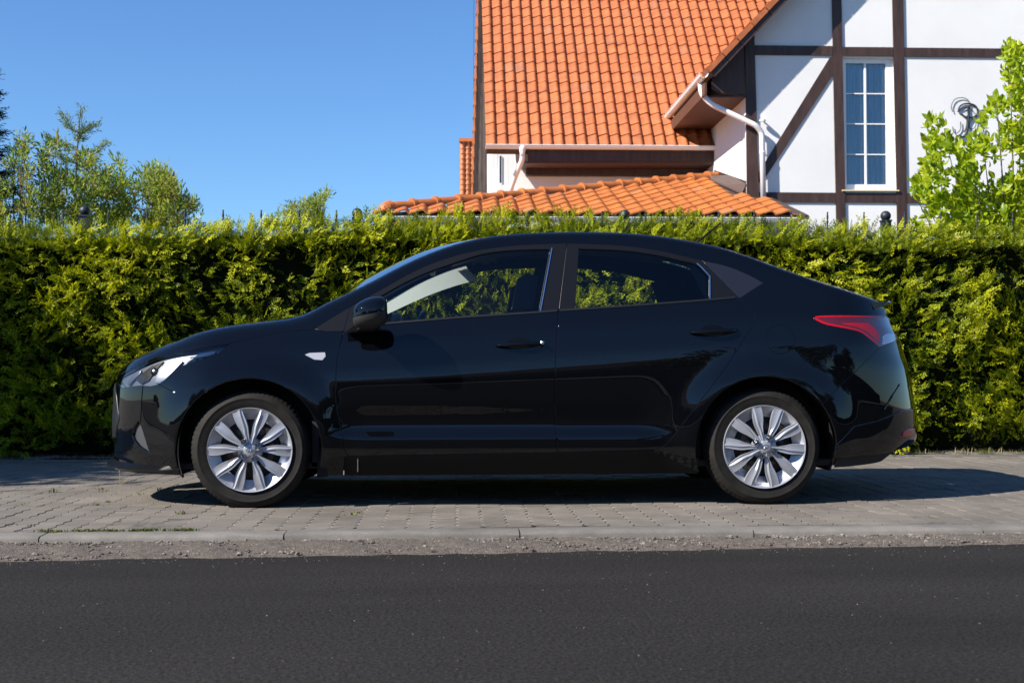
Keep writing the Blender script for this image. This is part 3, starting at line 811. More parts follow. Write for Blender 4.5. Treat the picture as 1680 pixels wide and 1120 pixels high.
# handles
def handle(p0, p1, parent, keyed):
    a = inv(*p0); b = inv(*p1); sc, zc = (a[0]+b[0])/2, (a[1]+b[1])/2
    cup = [(sc-0.005+0.062*math.cos(t), zc+0.003+0.031*math.sin(t)) for t in np.linspace(0, 2*math.pi, 28)[:-1]]
    panel('handle_cup_shade', cup, M['cup'], parent, gap=0, off=-0.0008, depth=0, bev=0.0, step=0.02)  # flat near-black oval; its colour stands in for the hollow's shade
    vs = []; n = 16
    for i in range(n+1):
        t = i/n; s = a[0]+(b[0]-a[0])*t; z = a[1]+(b[1]-a[1])*t
        bulge = 0.030*math.sin(math.pi*min(max(t, 0), 1))**0.55+0.004; hh = 0.0105*(1-0.35*abs(2*t-1)**3)
        for k in range(8):
            q = 2*math.pi*k/8; g = G(s, z+hh*math.sin(q)); nn = Nrm(s, z)
            o2 = bulge + 0.006*math.cos(q)
            vs.append((g[0]+nn[0]*o2, g[1]+nn[1]*o2, g[2]))
    fs = [(i*8+k, i*8+(k+1) % 8, i*8+8+(k+1) % 8, i*8+8+k) for i in range(n) for k in range(8)]
    fs += [tuple(range(8))[::-1], tuple(n*8+k for k in range(8))]
    h = obj('door_handle', vs, fs, M['paint'], parent, True)
    if keyed:
        g = G(b[0]-0.012, b[1]); km = MB(); km.lathe([(0.009, 0), (0.009, -0.035), (0.006, -0.037)], (g[0], g[1], g[2]), 'y', 14); km.build('lock_barrel', M['chrome'], parent)
handle((813, 566), (893, 562), fd, True)
handle((1132, 545), (1210, 541.5), rd, False)
# antenna
e = top_pt(0.86, 0.95); p1 = at(1182, 366, e[1]); p0 = at(1140, 399, e[1])
an = MB(); an.tube([p0-Vector((0.03, 0, 0.03)), p1], [0.0075, 0.005], 6); an.build('aerial', M['cup'], car)
# mud flaps, wheel houses, exhaust, underside
fl_ = MB(); fl_.hexa([(-0.985, -0.012, 0.152), (-0.93, -0.005, 0.158), (-0.93, 0.20, 0.158), (-0.985, 0.20, 0.152), (-0.975, -0.010, 0.36), (-0.955, 0.0, 0.36), (-0.955, 0.20, 0.36), (-0.975, 0.20, 0.36)]); fo = fl_.build('mud_flap', M['cup'], car)
def wheelhouse(cx, cz):
    vs = []; n = 28
    for k in range(n+1):
        a = math.radians(-20+220*k/n); c, s_ = math.cos(a), math.sin(a)
        for rr_, yy in ((RARCH-0.004, 0.004), (RARCH+0.02, 0.06), (RARCH+0.02, 0.34), (0.05, 0.345)):
            vs.append((cx+rr_*c, yy, cz+rr_*s_))
    fs = [(4*k+j, 4*k+4+j, 4*k+5+j, 4*k+1+j) for k in range(n) for j in range(3)]
    return obj('wheel_arch_liner', vs, fs, M['plastic'], car)
wh = [wheelhouse(XF, ZF), wheelhouse(XR, ZR)]
# rear arch lip catching light
ex = MB(); ex.tube([(1.0, 1.25, 0.24), (2.0, 1.25, 0.29)], 0.025, 10); ex.box(0.35, 0.8, 0.3, 1.3, 0.16, 0.175); ex.build('exhaust', M['plastic'], car)

# ---- wheels
def wheel_parts():
    R = {}
    # tyre
    prof = [(0.196, 0.030), (0.203, 0.016), (0.212, 0.009), (0.226, 0.004), (0.240, 0.0005), (0.256, 0.0), (0.258, -0.0012), (0.262, -0.0012), (0.264, 0.0008), (0.276, 0.005), (0.284, 0.011), (0.2885, 0.0165), (0.2935, 0.024), (0.2965, 0.034), (0.2975, 0.045), (0.291, 0.047), (0.291, 0.055), (0.2985, 0.057), (0.299, 0.085), (0.292, 0.087), (0.292, 0.097), (0.299, 0.099), (0.2985, 0.128), (0.291, 0.130), (0.291, 0.138), (0.2975, 0.140), (0.2945, 0.155), (0.287, 0.168), (0.262, 0.184), (0.230, 0.184), (0.200, 0.165)]
    n = 216; vs = []; fs = []
    for i, (r, y) in enumerate(prof):
        for k in range(n):
            a = 2*math.pi*(k+(0.8*(y-0.09)*40 if 11 <= i <= 26 else 0)*0)/n; rr_ = r
            ph = k % 3
            if 11 <= i <= 14 or 25 <= i <= 27:
                if ph == 0: rr_ -= 0.0035
            if i in (11,) and ph == 0: rr_ -= 0.001
            # contact patch flattening
            z = rr_*math.sin(a); x = rr_*math.cos(a)
            if z < -0.2915: z = -0.2915+(z+0.2915)*0.12
            vs.append((x, y, z))
    m = len(prof)
    for i in range(m-1):
        for k in range(n): fs.append((i*n+k, i*n+(k+1) % n, (i+1)*n+(k+1) % n, (i+1)*n+k))
    R['tyre'] = (vs, fs)
    # steel rim behind the cover
    b = MB(); b.lathe([(0.205, 0.03), (0.195, 0.05), (0.185, 0.055), (0.185, 0.15), (0.20, 0.17)], (0, 0, 0), 'y', 48, caps=False)
    b.lathe([(0.185, 0.06), (0.14, 0.05), (0.12, 0.045)], (0, 0, 0), 'y', 48, caps=False); b.lathe([(0.09, 0.040), (0.03, 0.05)], (0, 0, 0), 'y', 32)
    for k in range(8):
        a = 2*math.pi*k/8; c, s_ = math.cos(a), math.sin(a)
        b.bar((0.08*c, 0.043, 0.08*s_), (0.13*c, 0.048, 0.13*s_), 0.02, 0.008, (0, 1, 0))
    R['rim'] = (b.v, b.f)
    b = MB(); b.lathe([(0.128, 0.075), (0.128, 0.063), (0.07, 0.063), (0.07, 0.058), (0.02, 0.058)], (0, 0, 0), 'y', 48); R['brake_disc'] = (b.v, b.f)
    b = MB()
    pts = [(0.145*math.cos(a), 0.058, 0.145*math.sin(a)) for a in np.radians([150, 160, 170, 180, 190, 200])] + [(0.085*math.cos(a), 0.058, 0.085*math.sin(a)) for a in np.radians([200, 180, 150])]
    b.prism(pts, (0, 0.05, 0)); R['brake_caliper'] = (b.v, b.f)
    # cover
    RC = 0.2130; b = MB()
    b.lathe([(0.199, 0.018), (0.206, -0.003), (0.2115, -0.0055), (RC, -0.001), (RC, 0.012)], (0, 0, 0), 'y', 80, caps=False)
    # sloping flange between the spokes
    b.lathe([(0.153, 0.036), (0.166, 0.030), (0.196, 0.009), (0.2065, -0.003)], (0, 0, 0), 'y', 80, caps=False)
    b.lathe([(0.0, -0.012), (0.026, -0.012), (0.030, -0.0095), (0.032, -0.004), (0.050, -0.001), (0.060, 0.004), (0.066, 0.018)], (0, 0, 0), 'y', 60, caps=False)
    nr = 14
    for k in range(10):
        a0 = 2*math.pi*k/10
        sg = 1 if k % 2 == 0 else -1
        grid = []
        for i in range(nr+1):
            t = i/nr; r = 0.030+(0.2085-0.030)*t
            w = np.interp(t, [0, 0.15, 0.35, 0.58, 0.75, 1.0], [0.014, 0.021, 0.035, 0.052, 0.055, 0.053])
            cen = sg*np.interp(t, [0, 0.2, 0.45, 0.65, 0.85, 1.0], [0.000, 0.004, 0.0045, 0.0, -0.004, -0.004])
            ridge = sg*np.interp(t, [0, 0.3, 0.6, 1.0], [0.0, -0.003, 0.007, 0.014])
            hgt = np.interp(t, [0, 0.25, 0.6, 0.85, 1.0], [-0.010, -0.011, -0.012, -0.009, -0.0045])
            row = []
            for u, dz in ((-0.5, 0.020), (-0.47, 0.004), (-0.22, 0.0065), (0.0, -0.0005), (0.22, 0.0050), (0.47, 0.0035), (0.5, 0.020)):
                off = cen + (u*w if abs(u) > 0.3 else u*w + ridge*(1-abs(u)*1.5))
                y = hgt + dz*(1.0 if t > .05 else .6)
                if t > 0.93: y = hgt+dz*0.5
                row.append((r*math.cos(a0)-off*math.sin(a0), y, r*math.sin(a0)+off*math.cos(a0)))
            grid.append(row)
        vs = [p for row in grid for p in row]; fs = []
        for i in range(nr):
            for j in range(6): fs.append((i*7+j, i*7+7+j, i*7+8+j, i*7+1+j))
        b.addv(vs, fs)
    R['wheel_cover'] = (b.v, b.f)
    b = MB(); b.lathe([(0.0, -0.009), (0.006, -0.008), (0.0095, -0.004), (0.0105, 0.0), (0.0068, 0.012)], (0, 0, 0), 'y', 6, caps=False)
    b.lathe([(0.0075, -0.001), (0.0145, -0.0035), (0.0170, 0.0), (0.0170, 0.016)], (0, 0, 0), 'y', 20, caps=False); R['lug_nut'] = (b.v, b.f)
    # slanted-letter emblem in an oval
    b = MB(); ov = []
    for k in range(29):
        a = 2*math.pi*k/28; ov.append((0.0165*math.cos(a), -0.0128, 0.0095*math.sin(a)))
    b.tube(ov, 0.0011, 5, caps=False)
    b.tube([(-0.0085, -0.0130, -0.0062), (-0.0035, -0.0135, 0.0068)], 0.0014, 5); b.tube([(0.0035, -0.0135, -0.0068), (0.0085, -0.0130, 0.0062)], 0.0014, 5)
    b.tube([(-0.0062, -0.0133, -0.001), (0.0, -0.0137, 0.0016), (0.0062, -0.0133, 0.001)], 0.0013, 5)
    R['emblem'] = (b.v, b.f)
    return R
WP = wheel_parts()
WM = {'tyre': 'rubber', 'rim': 'steel_black', 'brake_disc': 'disc', 'brake_caliper': 'disc', 'wheel_cover': 'silver', 'lug_nut': 'nut', 'emblem': 'chrome'}
WMESH = {}
for k, (v, f) in WP.items():
    WMESH[k] = new_mesh(k, v, f, M[WM[k]], True)
    try: WMESH[k].set_sharp_from_angle(angle=math.radians(38 if k != 'tyre' else 50))
    except Exception: pass
def put_wheel(x, z, yy, spin, steer, far=False):
    w = add('wheel', WMESH['rim'], car, (x, yy-YC, z), (0, 0, steer + (math.pi if far else 0)))
    sp = bpy.data.objects
    add('tyre', WMESH['tyre'], w)
    add('brake_disc', WMESH['brake_disc'], w); add('brake_caliper', WMESH['brake_caliper'], w)
    add('wheel_cover', WMESH['wheel_cover'], w, rot=(0, spin, 0))
    add('emblem', WMESH['emblem'], w, rot=(0, spin, 0))
    for k in range(4):
        a = spin*-1 + math.radians(33.7+90*k)
        add('lug_nut', WMESH['lug_nut'], w, (0.050*math.cos(a), -0.0195, 0.050*math.sin(a)), (0, 0.3*k, 0))
    return w
put_wheel(XF, ZF, 0.0, math.radians(1), math.radians(2.2))
put_wheel(XR, ZR, 0.0, math.radians(-31), 0)
put_wheel(XF, ZF, 2*YC, 0.2, math.radians(3.5), True)
put_wheel(XR, ZR, 2*YC, 0.5, 0, True)
# far side of the body
for o in (ff, fd, rd, body_side, hoods, hl, fb, rb, tl, sl_o, qg, sg, inn, fo, gr, spl, *wh):
    mirror_tree(o)
# ------------------------------------------------------------------ ground materials
M['asphalt'] = mat('asphalt', (0.05, 0.05, 0.052), 0.9, 0, 0.12)
def _asphalt():
    m = M['asphalt']; tc = nd(m, 'ShaderNodeTexCoord')
    n1 = nd(m, 'ShaderNodeTexNoise'); n1.inputs['Scale'].default_value = 1.1; n1.inputs['Detail'].default_value = 5
    v = nd(m, 'ShaderNodeTexVoronoi'); v.inputs['Scale'].default_value = 260
    n2 = nd(m, 'ShaderNodeTexNoise'); n2.inputs['Scale'].default_value = 85; n2.inputs['Detail'].default_value = 9; n2.inputs['Roughness'].default_value = 0.85
    mp = nd(m, 'ShaderNodeMapping'); mp.inputs['Scale'].default_value = (0.35, 1.6, 1)
    lk(m, tc.outputs['Object'], mp.inputs['Vector']); lk(m, mp.outputs[0], n1.inputs['Vector'])
    for k in (v, n2): lk(m, tc.outputs['Object'], k.inputs['Vector'])
    r1 = nd(m, 'ShaderNodeValToRGB'); r1.color_ramp.elements[0].position = 0.3; r1.color_ramp.elements[1].position = 0.7
    r1.color_ramp.elements[0].color = (0.0165, 0.0150, 0.0141, 1); r1.color_ramp.elements[1].color = (0.0245, 0.0224, 0.0210, 1)
    r2 = nd(m, 'ShaderNodeValToRGB'); r2.color_ramp.elements[0].position = 0.43; r2.color_ramp.elements[0].color = (0.38, 0.38, 0.38, 1)
    r2.color_ramp.elements[1].position = 0.62; r2.color_ramp.elements[1].color = (1.9, 1.9, 1.9, 1)
    mx = nd(m, 'ShaderNodeMixRGB', blend_type='MULTIPLY'); mx.inputs[0].default_value = 1
    lk(m, n1.outputs['Fac'], r1.inputs[0]); lk(m, n2.outputs['Fac'], r2.inputs[0]); lk(m, r1.outputs[0], mx.inputs[1]); lk(m, r2.outputs[0], mx.inputs[2])
    lk(m, mx.outputs[0], bsdf(m).inputs['Base Color'])
    ad = nd(m, 'ShaderNodeMath', operation='ADD'); lk(m, v.outputs['Distance'], ad.inputs[0]); lk(m, n2.outputs['Fac'], ad.inputs[1])
    b = nd(m, 'ShaderNodeBump'); b.inputs['Strength'].default_value = 0.5; b.inputs['Distance'].default_value = 0.002
    lk(m, ad.outputs[0], b.inputs['Height']); lk(m, b.outputs[0], bsdf(m).inputs['Normal'])
_asphalt()
M['soil'] = mat('dry_soil', (0.2, 0.17, 0.13), 0.95); noise_col(M['soil'], (0.07, 0.06, 0.045), (0.22, 0.19, 0.15), 9, 8); bump(M['soil'], 60, 0.8, 0.02)
M['sandy'] = mat('sandy_gravel', (0.3, 0.27, 0.23), 0.95); noise_col(M['sandy'], (0.055, 0.045, 0.036), (0.155, 0.128, 0.105), 45, 8, 0.3, 0.7); bump(M['sandy'], 160, 0.9, 0.012)
M['stone'] = mat('gravel_stone', (0.3, 0.28, 0.26), 0.9); noise_col(M['stone'], (0.06, 0.052, 0.045), (0.25, 0.22, 0.20), 14, 4, 0.35, 0.65, c3=(0.125, 0.105, 0.088))
M['paver'] = mat('concrete_paver', (0.26, 0.25, 0.24), 0.88)
def _conc(m, c1, c2, sc, rnd, grain=420):
    tc, n, r = noise_col(m, c1, c2, sc, 8, 0.3, 0.7)
    oi = nd(m, 'ShaderNodeObjectInfo'); mr = nd(m, 'ShaderNodeMapRange'); mr.inputs['To Min'].default_value = 1-rnd; mr.inputs['To Max'].default_value = 1+rnd
    n2 = nd(m, 'ShaderNodeTexNoise'); n2.inputs['Scale'].default_value = grain; n2.inputs['Detail'].default_value = 2
    geo = nd(m, 'ShaderNodeNewGeometry'); n3 = nd(m, 'ShaderNodeTexNoise'); n3.inputs['Scale'].default_value = 1.6; n3.inputs['Detail'].default_value = 5
    lk(m, geo.outputs['Position'], n3.inputs['Vector']); lk(m, geo.outputs['Position'], n.inputs['Vector'])
    lk(m, geo.outputs['Position'], n2.inputs['Vector'])
    r3 = nd(m, 'ShaderNodeValToRGB'); r3.color_ramp.elements[0].position = 0.35; r3.color_ramp.elements[0].color = (0.78, 0.76, 0.74, 1); r3.color_ramp.elements[1].position = 0.65; r3.color_ramp.elements[1].color = (1.12, 1.10, 1.08, 1)
    r2 = nd(m, 'ShaderNodeValToRGB'); r2.color_ramp.elements[0].position = 0.3; r2.color_ramp.elements[0].color = (0.7, 0.7, 0.7, 1); r2.color_ramp.elements[1].position = 0.7; r2.color_ramp.elements[1].color = (1.2, 1.2, 1.2, 1)
    a = nd(m, 'ShaderNodeMixRGB', blend_type='MULTIPLY'); a.inputs[0].default_value = 1; b = nd(m, 'ShaderNodeMixRGB', blend_type='MULTIPLY'); b.inputs[0].default_value = 1
    lk(m, n3.outputs['Fac'], r3.inputs[0]); lk(m, n2.outputs['Fac'], r2.inputs[0])
    lk(m, r.outputs[0], a.inputs[1]); lk(m, r3.outputs[0], a.inputs[2]); lk(m, a.outputs[0], b.inputs[1]); lk(m, r2.outputs[0], b.inputs[2])
    hs = nd(m, 'ShaderNodeHueSaturation'); lk(m, oi.outputs['Random'], mr.inputs['Value']); lk(m, mr.outputs[0], hs.inputs['Value']); lk(m, b.outputs[0], hs.inputs['Color'])
    lk(m, hs.outputs[0], bsdf(m).inputs['Base Color'])
    bp = nd(m, 'ShaderNodeBump'); bp.inputs['Strength'].default_value = 0.4; bp.inputs['Distance'].default_value = 0.003
    lk(m, n2.outputs['Fac'], bp.inputs['Height']); lk(m, bp.outputs[0], bsdf(m).inputs['Normal'])
_conc(M['paver'], (0.125, 0.113, 0.098), (0.178, 0.160, 0.138), 6, 0.10)
M['kerb'] = mat('kerb_concrete', (0.3, 0.29, 0.27), 0.85); _conc(M['kerb'], (0.135, 0.13, 0.12), (0.20, 0.19, 0.175), 9, 0.08)
M['joint'] = mat('joint_sand', (0.10, 0.09, 0.075), 0.95); noise_col(M['joint'], (0.05, 0.045, 0.038), (0.14, 0.125, 0.105), 30, 6)

# ground, road
YK0, YK1 = -0.975, -0.845      # kerb front / back
gb = MB(); gb.addv([(-900, -900, -0.10), (900, -900, -0.10), (900, 1500, -0.10), (-900, 1500, -0.10)], [(0, 1, 2, 3)])
gb.build('ground', M['soil'], kind='structure')
ye = lambda x: -1.27 + 0.055*x + 0.010*math.sin(x*7.1)+0.006*math.sin(x*23+1) + 0.004*math.sin(x*61)
def edge_sheet(name, ya, yb, z, m, x0=-14, x1=14, step=0.05, thick=0.05):
    xs = np.arange(x0, x1+step, step); vs = []; fs = []
    for i, x in enumerate(xs):
        vs += [(x, ya(x), z), (x, yb(x), z), (x, yb(x), z-thick)]
    for i in range(len(xs)-1):
        a = 3*i; fs += [(a, a+3, a+4, a+1), (a+1, a+4, a+5, a+2)]
    return obj(name, vs, fs, m, kind='structure')
road = edge_sheet('road', lambda x: -9.0, lambda x: ye(min(max(x, -6), 6)), -0.048, M['asphalt'])
MB().box(-80, -14, -9, -1.6, -0.10, -0.0485).box(14.05, 80, -9, -1.0, -0.10, -0.0485).build('road', M['asphalt'], kind='structure')
# gravel margin as a rough strip
xs = np.arange(-7, 8, 0.035); ys = np.linspace(0, 1, 14); vs = []; fs = []
for x in xs:
    for t in ys:
        y = (ye(min(max(x, -6), 6))-0.03)*(1-t)+(YK0+0.02)*t
        h = -0.048 + 0.009*math.sin(math.pi*t) + 0.006*t + 0.006*math.sin(x*17+t*5)*math.sin(x*6.3) + 0.010*t*(1-0.3*math.sin(x*2)) + RNG.normal(0, 0.0022)
        if t == 0: h = -0.060
        vs.append((x, y, h))
n = len(ys)
fs = [(i*n+j, (i+1)*n+j, (i+1)*n+j+1, i*n+j+1) for i in range(len(xs)-1) for j in range(n-1)]
obj('gravel_margin', vs, fs, M['sandy'], kind='structure', smooth=True)

def rock(r, seed):
    rr = random.Random(seed); vs = []
    for k in range(3):
        h = (-0.45, 0.05, 0.42)[k]; q = (0.75, 1.0, 0.55)[k]
        for j in range(6):
            a = 2*math.pi*(j+0.5*k)/6; s_ = q*rr.uniform(0.75, 1.2)
            vs.append((r*s_*math.cos(a), r*s_*math.sin(a)*0.8, r*(h+rr.uniform(-.08, .08))))
    vs.append((0, 0, r*0.55)); fs = [tuple(range(6))[::-1]]
    for k in range(2):
        for j in range(6): fs.append((k*6+j, k*6+(j+1) % 6, k*6+6+(j+1) % 6, k*6+6+j))
    fs += [(12+j, 12+(j+1) % 6, 18) for j in range(6)]
    return vs, fs
gs = MB()
for i in range(5200):
    x = random.uniform(-3.6, 4.2); t = random.random()
    big = random.random() < 0.05
    yy = ye(x)*(1-t)+YK0*t
    if random.random() < 0.12: yy = ye(x)-abs(random.gauss(0, 0.10))
    elif random.random() < 0.4: yy = YK0-0.01-abs(random.gauss(0, 0.04))
    r = random.uniform(0.0035, 0.0085)*(1.9 if big else 1)
    if yy < ye(x): r = random.uniform(0.0015, 0.0035)
    v, f = rock(r, i); a = random.uniform(0, 6.28); c, s_ = math.cos(a), math.sin(a)
    zz = -0.039+0.012*t if yy > ye(x) else -0.0465
    gs.addv([(x+p[0]*c-p[1]*s_, yy+p[0]*s_+p[1]*c, zz+p[2]) for p in v], f)
for i in range(500):
    x = random.uniform(-4.5, 5); yy = random.uniform(-3.9, -1.3); v, f = rock(random.uniform(0.0012, 0.003), i)
    if yy > ye(x): continue
    gs.addv([(x+p[0], yy+p[1], -0.0475+p[2]) for p in v], f)
gs.build('gravel', M['stone'], kind='stuff')

# kerb: stones about a metre long, joints where the photograph has them
kb = empty('kerb', (0, YK0, 0)); kb['kind'] = 'structure'
jx = [at(p, 875, -0.92).x for p in (468, 852, 1232, 1605)]
jx = [jx[0]-1.03*k for k in range(5, 0, -1)] + jx + [jx[-1]+1.03*k for k in range(1, 4)]
for i in range(len(jx)-1):
    a, b = jx[i]+0.003, jx[i+1]-0.003; k = MB(); dz = random.uniform(-0.0025, 0.0025); dy = random.uniform(-0.004, 0.004)
    prof = [(YK1-0.002, -0.12), (YK1-0.002, -0.003), (YK1-0.006, 0.0), (YK0+0.022+dy, -0.001), (YK0+0.008+dy, -0.006), (YK0+dy, -0.018), (YK0+dy, -0.12)]
    nseg = 10; vs = []; fs = []
    for j in range(nseg+1):
        x = a+(b-a)*j/nseg
        for q, (y, z) in enumerate(prof):
            e = 0.0035 if j in (0, nseg) and q in (2, 3, 4) else 0
            vs.append((x, y+random.uniform(-.0015, .0015)*(q in (3, 4, 5)), z+dz-e+random.uniform(-.001, .001)*(q in (3, 4))))
    m_ = len(prof)
    for j in range(nseg):
        for q in range(m_-1): fs.append((j*m_+q, (j+1)*m_+q, (j+1)*m_+q+1, j*m_+q+1))
    fs += [tuple(range(m_)), tuple(nseg*m_+q for q in range(m_))[::-1]]
    k.addv(vs, fs); autosmooth(k.build('kerb_stone', M['kerb'], kb), 40)

# sidewalk: interlocking pavers with zigzag long sides, rows running away from the kerb
PW, PL = 0.1125, 0.225
def paver_mesh(seed, top=0.0):
    r = random.Random(seed); z = 0.0; g = 0.0013
    def zig(side):
        out = []
        for k in range(5):
            t = k/4; out.append((side*(PW/2-g) + (0.0085 if k % 2 else -0.0085), -PL/2+g+(PL-2*g)*t))
        return out
    poly = zig(1) + zig(-1)[::-1]
    c = 0.0022; n = len(poly); on = outnorm(poly)
    ins = [(p[0]-q[0]*c, p[1]-q[1]*c) for p, q in zip(poly, on)]
    vs = [(p[0], p[1], 0.0) for p in ins] + [(p[0], p[1], -0.0022) for p in poly] + [(p[0], p[1], -0.05) for p in poly]
    fs = [tuple(range(n))] + [(i, i+n, (i+1) % n+n, (i+1) % n) for i in range(n)] + [(i+n, i+2*n, (i+1) % n+2*n, (i+1) % n+n) for i in range(n)]
    fs = [f if fi == 0 else f for fi, f in enumerate(fs)]
    return vs, fs
pv, pf = paver_mesh(1)
if np.cross(np.array(pv[1])-np.array(pv[0]), np.array(pv[2])-np.array(pv[1]))[2] < 0: pf = [f[::-1] for f in pf]
PME = new_mesh('paver', pv, pf, M['paver'])
walk = empty('sidewalk', (0, YK1, 0)); walk['kind'] = 'structure'
base = MB(); base.box(-9, 9, YK1, 3.42, -0.3, -0.0065); base.build('bedding', M['joint'], walk)
cells = []
nx0, nx1 = int(-3.7/PW), int(4.3/PW)
for ix in range(nx0, nx1):
    x = ix*PW; st = (ix % 2)*PL/2
    for iy in range(0, 20):
        y = YK1+0.012+PL/2+iy*PL-st
        if y-PL/2 < YK1: 
            y = None if y+PL/2 < YK1+0.06 else y
        if y is None or y+PL/2 > 3.40: continue
        cells.append((x, y))
def vis_px(c):
    p = proj((c[0], c[1], 0)); return p
def sink(x, y): return -0.004*math.sin(x*1.7+1)*math.sin(y*2.1) - 0.002*math.sin(x*5.3+y*3)
cand = sorted([c for c in cells if -30 < vis_px(c)[0] < 1710 and c[1]-PL/2 >= YK1], key=lambda c: c[1])
near = set(cand[:300]); rest = MB()
def clipped(c):
    # half pieces along the kerb are cut straight
    return [(p[0], max(p[1], YK1+0.004-c[1]), p[2]) for p in pv]
for c in cells:
    dz = sink(*c)+random.uniform(-0.0014, 0.0014); tx, ty = random.gauss(0, 0.006), random.gauss(0, 0.006)
    if c in near:
        o = add('paver', PME, walk, (c[0], c[1]-YK1, dz-0.001), (tx, ty, random.gauss(0, 0.004)))
    else:
        vv = clipped(c)
        rest.addv([(c[0]+p[0], c[1]+p[1], p[2]+dz-0.001+tx*p[1]-ty*p[0]) for p in vv], pf)
rest.build('far_pavers', M['paver'], walk, kind='stuff')
MB().box(-60, -3.75, YK1, 3.4, -0.3, -0.003).box(4.35, 60, YK1, 3.4, -0.3, -0.003).build('sidewalk', M['paver'], kind='structure')
MB().box(-60, 60, 3.4, 3.46, -0.3, 0.004).build('edging', M['kerb'], kind='structure')
# soil under and behind the hedge
gx = np.arange(-12, 14, 0.12); gy = np.concatenate([np.arange(3.46, 4.2, 0.06), np.arange(4.2, 60, 4.0)]); vs = []
for x in gx:
    for y in gy: vs.append((x, y, 0.002+ (RNG.normal(0, 0.008) + 0.01 if y < 4.2 else 0)))
n = len(gy); obj('garden_soil', vs, [(i*n+j, (i+1)*n+j, (i+1)*n+j+1, i*n+j+1) for i in range(len(gx)-1) for j in range(n-1)], M['soil'], kind='structure')
MB().box(-60, 60, -12.0, -9.0, -0.11, 0.05).build('sidewalk', M['paver'], kind='structure')
# ------------------------------------------------------------------ foliage helpers
def norm(a): return a/np.maximum(np.linalg.norm(a, axis=-1, keepdims=True), 1e-9)
def scatter(name, protos, pos, dirs, ups, scl, tint, m, parent=None, kind='stuff'):
    """join many small leaf clusters into one mesh; protos: list of (verts, faces[k]) with tip along +z, face towards +y"""
    pos = np.asarray(pos, float); dirs = norm(np.asarray(dirs, float)); ups = np.asarray(ups, float)
    side = norm(np.cross(dirs, ups)); fwd = np.cross(side, dirs)
    which = RNG.integers(0, len(protos), len(pos)); AV = []; AF = []; AT = []; base = 0
    for k, (pv_, pf_, pt_) in enumerate(protos):
        idx = np.where(which == k)[0]
        if len(idx) == 0: continue
        pv_ = np.asarray(pv_, float); pf_ = np.asarray(pf_, int)
        B = np.stack([side[idx], fwd[idx], dirs[idx]], axis=2)  # columns
        V = np.einsum('nij,vj->nvi', B, pv_)*scl[idx][:, None, None] + pos[idx][:, None, :]
        nv = len(pv_)
        F = pf_[None]+(np.arange(len(idx))*nv)[:, None, None]+base
        T = np.clip(tint[idx][:, None]+np.asarray(pt_)[None], 0, 1)
        AV.append(V.reshape(-1, 3)); AF.append(F.reshape(-1, pf_.shape[1])); AT.append(T.reshape(-1)); base += nv*len(idx)
    V = np.concatenate(AV); F = np.concatenate(AF); T = np.concatenate(AT)
    if parent is not None: V = V-np.array(root_loc(parent))
    return add(name, new_mesh(name, V, F, m, False, attr={'tint': T}), parent, kind=kind)
def thuja_spray(seed):
    """flat fern-like fan: a bent axis with alternate side fingers, each finger forked"""
    r = random.Random(seed); V = []; F = []; T = []
    def kite(p, d, L, w, t0, t1, nrm=Vector((0, 1, 0))):
        d = Vector(d).normalized(); s_ = d.cross(nrm).normalized()*w; b = len(V); m = p+d*L*0.5+nrm*L*r.uniform(-.06, .06)
        V.extend([tuple(p), tuple(m+s_), tuple(p+d*L+nrm*L*r.uniform(-.15, .02)), tuple(m-s_)]); T.extend([t0, (t0+t1)/2, t1, (t0+t1)/2]); F.append((b, b+1, b+2, b+3))
    pts = []; curl = r.uniform(-.25, .1); bend = r.uniform(-.25, .25)
    for k in range(7):
        t = k/6; pts.append(Vector((bend*t*t, curl*t*t, t)))
    for k in (0, 2, 4): kite(pts[k], pts[k+2]-pts[k], (pts[k+2]-pts[k]).length*1.15, 0.022, -0.12+0.03*k, -0.06+0.05*k)
    for k in range(1, 6):
        for sd_ in (-1, 1):
            if r.random() < 0.08: continue
            q = pts[k] + (pts[min(k+1, 6)]-pts[k])*(0.3 if sd_ > 0 else 0.7)
            a = math.radians(r.uniform(34, 52)); fl = (0.42-0.045*k)*r.uniform(0.75, 1.15)
            d = Vector((sd_*math.sin(a), r.uniform(-.25, .12), math.cos(a))).normalized()
            kite(q, d, fl, 0.027, -0.05, 0.14)
            if fl > 0.2:
                for e, h_ in ((-1, 0.32), (1, 0.5)):
                    kite(q+d*fl*h_, Vector((d.x+e*0.6, d.y+r.uniform(-.15, .1), d.z+0.3*(e*-sd_))), fl*0.42, 0.025, 0.0, 0.2)
    return V, F, T
SPR = [thuja_spray(i) for i in range(9)]
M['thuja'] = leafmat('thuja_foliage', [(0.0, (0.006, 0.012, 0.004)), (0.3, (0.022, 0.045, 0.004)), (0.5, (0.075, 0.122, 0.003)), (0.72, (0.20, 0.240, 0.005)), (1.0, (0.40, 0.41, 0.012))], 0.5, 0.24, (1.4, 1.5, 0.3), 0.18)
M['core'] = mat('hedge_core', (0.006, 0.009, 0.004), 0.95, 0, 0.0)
M['brown_twig'] = mat('brown_twig', (0.07, 0.045, 0.028), 0.9)

